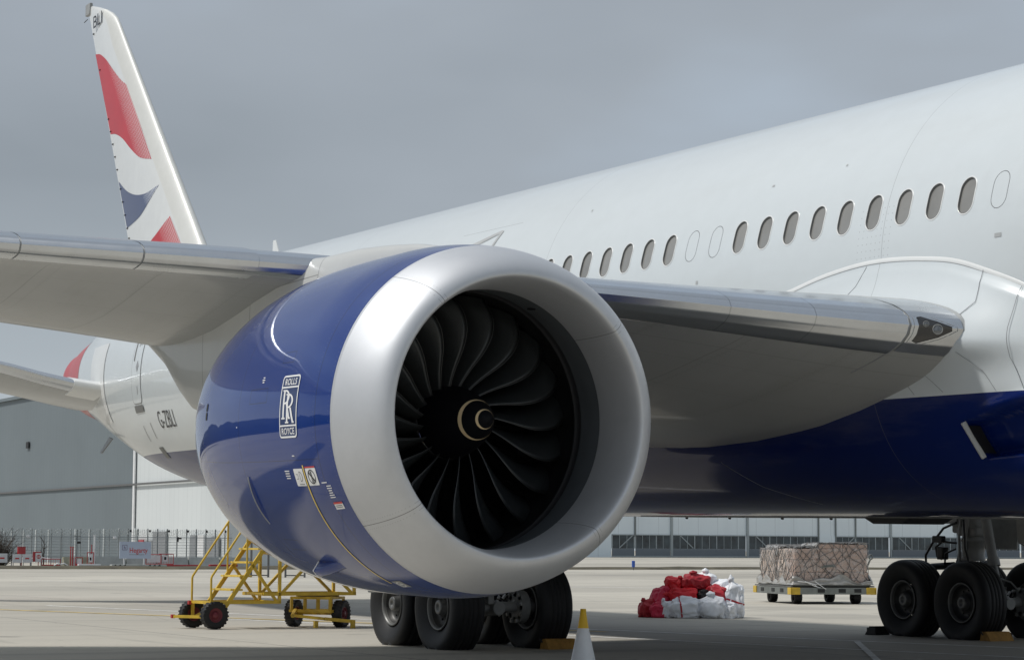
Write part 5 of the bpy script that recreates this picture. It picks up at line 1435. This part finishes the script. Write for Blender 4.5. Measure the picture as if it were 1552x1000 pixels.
# low white concrete barriers in front of the fence
M['barrier'] = mat('stained_white_concrete', (.46, .48, .46), .8, var=.15, vscale=1.5)
def barrier(y0, L, x, label, m='barrier', h=.66):
    b = MB(); b.add([(-.3, 0, 0), (.3, 0, 0), (.12, 0, h), (-.12, 0, h), (-.3, L, 0), (.3, L, 0), (.12, L, h), (-.12, L, h)], [(0, 1, 2, 3), (7, 6, 5, 4), (1, 5, 6, 2), (0, 3, 7, 4), (3, 2, 6, 7)])
    o = obj('concrete_barrier', b.mesh(M[m]), None, label, 'barrier', 'white concrete barriers under the fence'); o.location = (x, y0, .08); return o
labs = ['stained cream barrier left of the sign board', 'pale barrier running behind the sign board', 'white barrier just right of the sign board behind the red guard rail', 'white barrier under the fence left of the yellow steps', 'white barrier seen through the handrails of the yellow steps', 'white barrier half hidden by the underside of the engine']
for k, (y0, L, m_) in enumerate(((28.2, 2.2, 'cream'), (30.5, 2.2, 'barrier'), (32.8, 2.2, 'barrier'), (35.1, 2.3, 'barrier'), (37.5, 2.3, 'barrier'), (39.9, 2.3, 'barrier'))):
    if m_ == 'cream': M['cream'] = mat('cream_stained_concrete', (.42, .41, .31), .85, var=.3, vscale=1.5)
    barrier(y0, L, -123.6, labs[k], m_)
# bush at the left edge, twiggy and bare
bu = thing('bare_bush', 'brown leafless bush at the left edge beside the fence', 'bush', (-122.9, 23.0, .05))
M['twig'] = mat('brown_twigs', (.085, .07, .055), .9, var=.3)
b = MB(); rr = random.Random(2)
for k in range(260):
    a = rr.uniform(0, 2*PI); e_ = rr.uniform(.2, 1.4); L = rr.uniform(1.3, 2.6); p = Vector((rr.uniform(-.4, .4), rr.uniform(-.8, .8), 0)); d_ = Vector((math.cos(a)*math.cos(e_)*.8, math.sin(a)*math.cos(e_)*1.1, math.sin(e_)))
    q = p+d_*L*.5+Vector((0, 0, .15)); t = q+Vector((d_.x+rr.uniform(-.5, .5), d_.y+rr.uniform(-.5, .5), d_.z+rr.uniform(-.2, .4)))*L*.45
    b.tube([p, q, t], [.03, .018, .006], 4, False)
    for j in range(4):
        s_ = q.lerp(t, rr.random()); b.tube([s_, s_+Vector((rr.uniform(-.3, .3), rr.uniform(-.3, .3), rr.uniform(0, .35)))], [.012, .004], 3, False)
b.build('branches', M['twig'], bu)
bt = thing('bare_sapling', 'thin leafless sapling in front of the dark wall', 'tree', (-123.9, 26.9, .05))
b = MB()
for k in range(16):
    z0 = rr.uniform(.2, 1.8); b.tube([(0, 0, z0), (rr.uniform(-.3, .3), rr.uniform(-.45, .45), z0+rr.uniform(.3, .7))], [.02, .006], 4, False)
b.build('twigs', M['twig'], bt); MB().tube([(0, 0, 0), (0, .03, 1.4), (0, 0, 2.4)], [.05, .035, .01], 6).build('trunk', M['twig'], bt)

# ------------------------------------------------------------------ site sign
sg = thing('site_sign', 'pale blue-grey Hegarty sign board standing on concrete feet by the fence', 'sign', (-120.5, 32.4, 0))
M['board'] = mat('pale_sign_board', (.56, .62, .74), .5, var=.02)
MB().box((0, 0, 1.24), (.06, 2.28, 1.16)).build('board', M['board'], sg)
for y in (-.75, .70):
    MB().box((-.12, y, .62), (.08, .10, 1.2)).build('leg', M['decal_w'], sg)
fz = lambda u, v: Vector((.036, u, v))
d = Decal(); d.text('Hegarty', (.24, 1.18), .46, .84, .012); d.wrap(fz); d.build('lettering', M['decal_r'], sg)
M['plum'] = mat('plum_marking', (.12, .05, .16), .5)
d = Decal(); d.ring(rrect(.36, .36, .01, (-.78, 1.42)), rrect(.31, .31, .01, (-.78, 1.42))); d.text('h', (-.78, 1.42), .22, .9, .01); d.wrap(fz); d.build('logo', M['plum'], sg)
d = Decal(); d.rect((.10, .93), 1.1, .035); d.wrap(fz); d.build('small_print', M['decal_g'], sg)
kb = thing('kerb_blocks', 'low white kerb blocks with black chevrons under the sign board', 'kerb block', (-119.8, 32.4, 0))
MB().box((0, 0, .14), (.5, 4.0, .22), None, .03).build('kerb_block', M['barrier'], kb)
for k, y in enumerate((-1.75, -1.4, -1.05, .75, 1.1, 1.45)): MB().box((.255, y, .14), (.012, .18, .17), Matrix.Rotation(R(30), 3, 'X')).build('chevron', M['black'], kb)

# ------------------------------------------------------------------ red guard rails and other site clutter
def guard(y, w_, h, label, x=-121.2, sign=None, z0=.12):
    g_ = thing('guard_rail', label, 'safety barrier', (x, y, z0), group='red safety barriers')
    b = MB()
    for q in (-w_/2, w_/2): b.tube([(0, q, 0), (0, q, h)], .028, 6)
    for z in (.15, h): b.tube([(0, -w_/2, z), (0, w_/2, z)], .025, 6)
    b.build('frame', M['red'], g_)
    n_ = int(w_/.16); b = MB()
    for k in range(1, n_): b.tube([(0, -w_/2+w_*k/n_, .15), (0, -w_/2+w_*k/n_, h)], .011, 5)
    b.build('bars', M['red'], g_)
    MB().box((.05, 0, .08), (.30, w_*.9, .10)).build('foot', M['sdred'], g_)
    if sign:
        for (q, z, sw, sh, m_) in sign: MB().box((.05, q, z), (.02, sw, sh)).build('notice', M[m_], g_)
    return g_
guard(34.0, 1.1, .82, 'red guard rail beside the sign board with a white panel', sign=[(0, .52, .98, .5, 'decal_w')])
guard(34.95, 1.05, .85, 'red guard rail with a blue and white notice', sign=[(-.1, .55, .34, .42, 'decal_w'), (-.1, .55, .16, .2, 'finblue')])
guard(26.6, 1.3, .55, 'low red guard rail lying in front of the dark shed wall', z0=.05)
guard(29.4, .45, .95, 'narrow red guard rail with a white notice near the tall white post', sign=[(0, .55, .28, .55, 'decal_w'), (0, .5, .12, .2, 'decal_r')])
guard(28.6, .5, .6, 'short red and white guard rail left of the tall white post', sign=[(0, .3, .3, .4, 'decal_w')])
def post(y, h, m_, label, w_=.08, x=-121.4, cap=None, name='site_post'):
    p_ = thing(name, label, 'post', (x, y, .05)); MB().box((0, 0, h/2), (w_, w_, h), None, .01).build('shaft', M[m_], p_)
    MB().box((0, 0, h+.03), (w_*1.3, w_*1.3, .06)).build('cap', M[cap or m_], p_); return p_
post(29.75, 2.15, 'decal_w', 'tall white post near the middle of the fence', .10)
post(28.05, 1.35, 'red', 'left of the twin red posts by the fence', .07); post(28.20, 1.35, 'red', 'right of the twin red posts by the fence', .07)
post(29.55, 1.5, 'red', 'slim red post just left of the tall white post', .05)
post(28.35, .62, 'decal_w', 'short white bollard at the foot of the twin red posts', .20)
bx = thing('red_box', 'red equipment box on a red post at the far left', 'box', (-121.5, 24.6, .05))
MB().box((0, 0, 1.12), (.3, .50, .48), None, .02).build('cabinet', M['red'], bx); MB().box((0, 0, .45), (.08, .08, .9)).build('leg', M['red'], bx); MB().box((0, 0, 1.38), (.34, .54, .03)).build('lid', M['sdred'], bx)
def panel(y, w_, h, label, z=.30, t=(0,)):
    p_ = thing('notice_panel', label, 'notice', (-121.3, y, .05), group='white notices at the left')
    MB().box((0, 0, z+h/2), (.05, w_, h), None, .01).build('panel', M['decal_w'], p_); MB().box((.03, 0, z+h*.5), (.012, w_*.45, h*.16)).build('symbol', M['decal_r'], p_)
    for q in (-w_*.4, w_*.4): MB().box((-.05, q, z/2+.1), (.04, .04, z+.3)).build('leg', M['fpost'], p_)
panel(23.2, .75, .62, 'white notice panel at the extreme left edge')
panel(24.25, .62, .58, 'white notice panel with a red mark left of the red box post')
panel(24.95, .62, .58, 'white notice panel just right of the red box post')
nb = thing('fire_notice', 'red and white notice with a figure beside the bush', 'notice', (-121.3, 25.75, .1)); MB().box((0, 0, .62), (.05, .44, .60)).build('panel', M['decal_w'], nb); MB().box((-.02, -.12, .66), (.05, .55, .68)).build('backing', M['red'], nb)
d = Decal(); d.ring(circ(.14, (0, .66)), circ(.09, (0, .66))); d.rect((0, .66), .05, .26); d.wrap(lambda u, v: Vector((.032, u, v))); d.build('symbol', M['decal_r'], nb); MB().box((-.04, 0, .2), (.04, .05, .4)).build('leg', M['red'], nb)
MB_ = MB().tube([(0, 0, 0), (0, .6, .22), (0, 1.5, .05)], .035, 6); o_ = MB_.build('plank', M['decal_w'], None, label='long white pole lying on rubble at the left', cat='pole'); o_.location = (-121.5, 25.1, .55)
o_ = MB().tube([(0, -.45, .06), (.1, -.2, .2), (0, 0, .12), (0, .25, .2), (0, .5, .05)], .05, 6).build('plastic_scrap', M['decal_w'], None, label='crumpled white plastic on the verge below the dark wall', cat='rubbish'); o_.location = (-120, 26.9, .12)
o_ = MB().box((0, 0, .12), (.3, 1.6, .16), None, .03).build('white_beam', M['decal_w'], None, label='white beam lying at the foot of the tall white post', cat='beam'); o_.location = (-120.2, 29.0, .08)
mt = thing('traffic_mast', 'thin dark mast with small black cameras in front of the fence', 'mast', (-122.5, 28.85, 0)); MB().tube([(0, 0, 0), (0, 0, 2.65)], .035, 8).build('shaft', M['fpost'], mt)
MB().box((.1, .1, 1.75), (.2, .22, .16), None, .03).build('camera_unit', M['black'], mt); MB().box((0, 0, 2.2), (.1, .5, .05)).box((0, 0, 2.0), (.1, .4, .05)).build('bracket', M['fpost'], mt)
# red kerb strip beyond the steps
o_ = MB().box((0, 0, .16), (.35, 2.1, .16), None, .03).build('red_kerb', M['red'], None, label='long red kerb on the verge seen through the steps', cat='kerb'); o_.location = (-120.6, 39.0, .02)
o_ = MB().box((0, 0, .14), (.35, 3.3, .14), None, .03).build('red_kerb', M['red'], None, label='low red kerb at the foot of the guard rails', cat='kerb'); o_.location = (-121.0, 35.6, .02)
# small blue edge lights beyond the apron
for (x, y, lb_) in ((-104, 63.0, 'blue taxiway edge marker left of the sacks, far off'), (-104, 79.3, 'blue taxiway edge marker near the netted cargo, far off')):
    t_ = thing('edge_light', lb_, 'taxiway light', (x, y, .05), group='blue taxiway edge markers')
    MB().tube([(0, 0, 0), (0, 0, .28)], .04, 8).build('stem', M['gtube'], t_); MB().box((0, 0, .42), (.12, .22, .45), None, .04).build('marker', mat('blue_marker', (.03, .10, .42), .4), t_)
o_ = obj('soil_heap', None, None, 'small brown clump of weeds on the far verge', 'weeds'); o_.location = (-104, 77.6, .06)
b = MB()
for k in range(60): b.tube([(rr.uniform(-.2, .2), rr.uniform(-.4, .4), 0), (rr.uniform(-.3, .3), rr.uniform(-.45, .45), rr.uniform(.15, .35))], [.03, .008], 4, False)
b.build('stalks', M['twig'], o_)

# ------------------------------------------------------------------ distant hangar with sliding doors
hg = thing('hangar', 'distant pale hangar front with a band of windows above grey doors', 'hangar', (-340, 0, 0))
def hpan(nt, bs, vec, x, y, z, c):
    f = (y/4.6).frac(); c = mixc(nt, f.lt(.015)*.5, c, (.25, .28, .29)); st = fnoise(nt, vec, .2, 4, .6, (1, 1, .1)).ramp(.5, .8); return mixc(nt, st*.12, c, (.25, .28, .30))
M['hwall'] = mat('pale_hangar_panel', (.80, .87, .90), .5, var=.02, vscale=.1, extra=hpan)
M['hdoor'] = mat('slate_door_panel', (.17, .195, .22), .5, var=.03, vscale=.1)
M['hglass'] = mat('dark_hangar_glass', (.035, .05, .058), .12, var=.8, vscale=.35, spec=.6)
M['hframe'] = mat('hangar_frame', (.36, .40, .41), .5)
MB().box((-12, 262, 13.2), (24, 170, 17.6)).build('upper_wall', M['hwall'], hg)
bays = [(205.6, 210.6, 1), (210.9, 218.8, 0), (219.4, 236.6, 2), (237.4, 254.3, 2), (258.9, 263.7, 1), (263.9, 272.3, 0), (273.3, 290.3, 2), (290.9, 307.5, 2), (308.0, 325, 2)]
for (y0, y1, d_) in bays:
    w_ = y1-y0; ym = (y0+y1)/2
    MB().box((.05, ym, .95), (.16, w_, 1.5)).build('door_panel', M['hdoor'], hg)
    MB().box((-.05, ym, 2.98), (.10, w_, 2.55)).build('window_band', M['hglass'], hg)
    MB().box((.14, ym, .18), (.1, w_+.3, .26)).build('sill', M['hframe'], hg)
    MB().box((.10, ym, 4.30), (.22, w_, .14)).build('lintel', M['hframe'], hg)
    n_ = max(2, round(w_/1.75))
    for k in range(n_+1): MB().box((.03, y0+w_*k/n_, 2.98), (.10, .10 if k % 3 else .22, 2.55)).build('mullion', M['hframe'], hg)
    if d_:
        s_ = 1 if d_ == 1 else -1; yb = y0+(1.6 if d_ == 1 else 1.8)
        a_ = (.09, yb, 1.8 if s_ > 0 else 4.2); c_ = (.09, yb+3.0, 4.2 if s_ > 0 else 1.8)
        MB().bar(a_, c_, .08, .20).build('brace', M['hframe'], hg)
for (y0, y1) in ((177, 205.4), (254.6, 258.6)):
    MB().box((.04, (y0+y1)/2, 2.2), (.2, y1-y0, 4.5)).build('wall_pier', M['hwall'], hg)
for y in (219.1, 237.0, 272.8, 290.6): MB().box((.2, y, 6), (.3, .45, 12)).build('door_post', M['hframe'], hg)
for y in (210.75, 254.45, 258.75, 263.8): MB().box((.18, y, 6.5), (.2, .28, 9 if y not in (210.75, 263.8) else 5)).build('wall_joint', M['fpost'], hg)
for y in np.arange(180, 345, 4.6): pass

# ------------------------------------------------------------------ belt of trees beyond the airfield, all round behind the viewer
M['wood'] = mat('dark_distant_foliage', (.035, .045, .03), .95, var=.4, vscale=.1)
rows = []
for k in range(241):
    a = R(-185+205*k/240); r0 = 205+14*math.sin(k*.13)
    h = 13.5+3.5*noise.noise(Vector((k*.21, 0, 0)))+2.5*noise.noise(Vector((k*.83, 4, 0)))
    h *= min(1, k/14, (240-k)/14)+.01
    rows.append([(r0*math.cos(a), r0*math.sin(a), -.2), ((r0-3)*math.cos(a), (r0-3)*math.sin(a), h*.6), ((r0+3)*math.cos(a), (r0+3)*math.sin(a), h), ((r0+16)*math.cos(a), (r0+16)*math.sin(a), h*.8), ((r0+22)*math.cos(a), (r0+22)*math.sin(a), -.2)])
obj('far_wood', gridmesh(np.array(rows), M['wood'], smooth=False), None, 'dark belt of far-off trees along the airfield boundary', 'wood', kind='stuff')
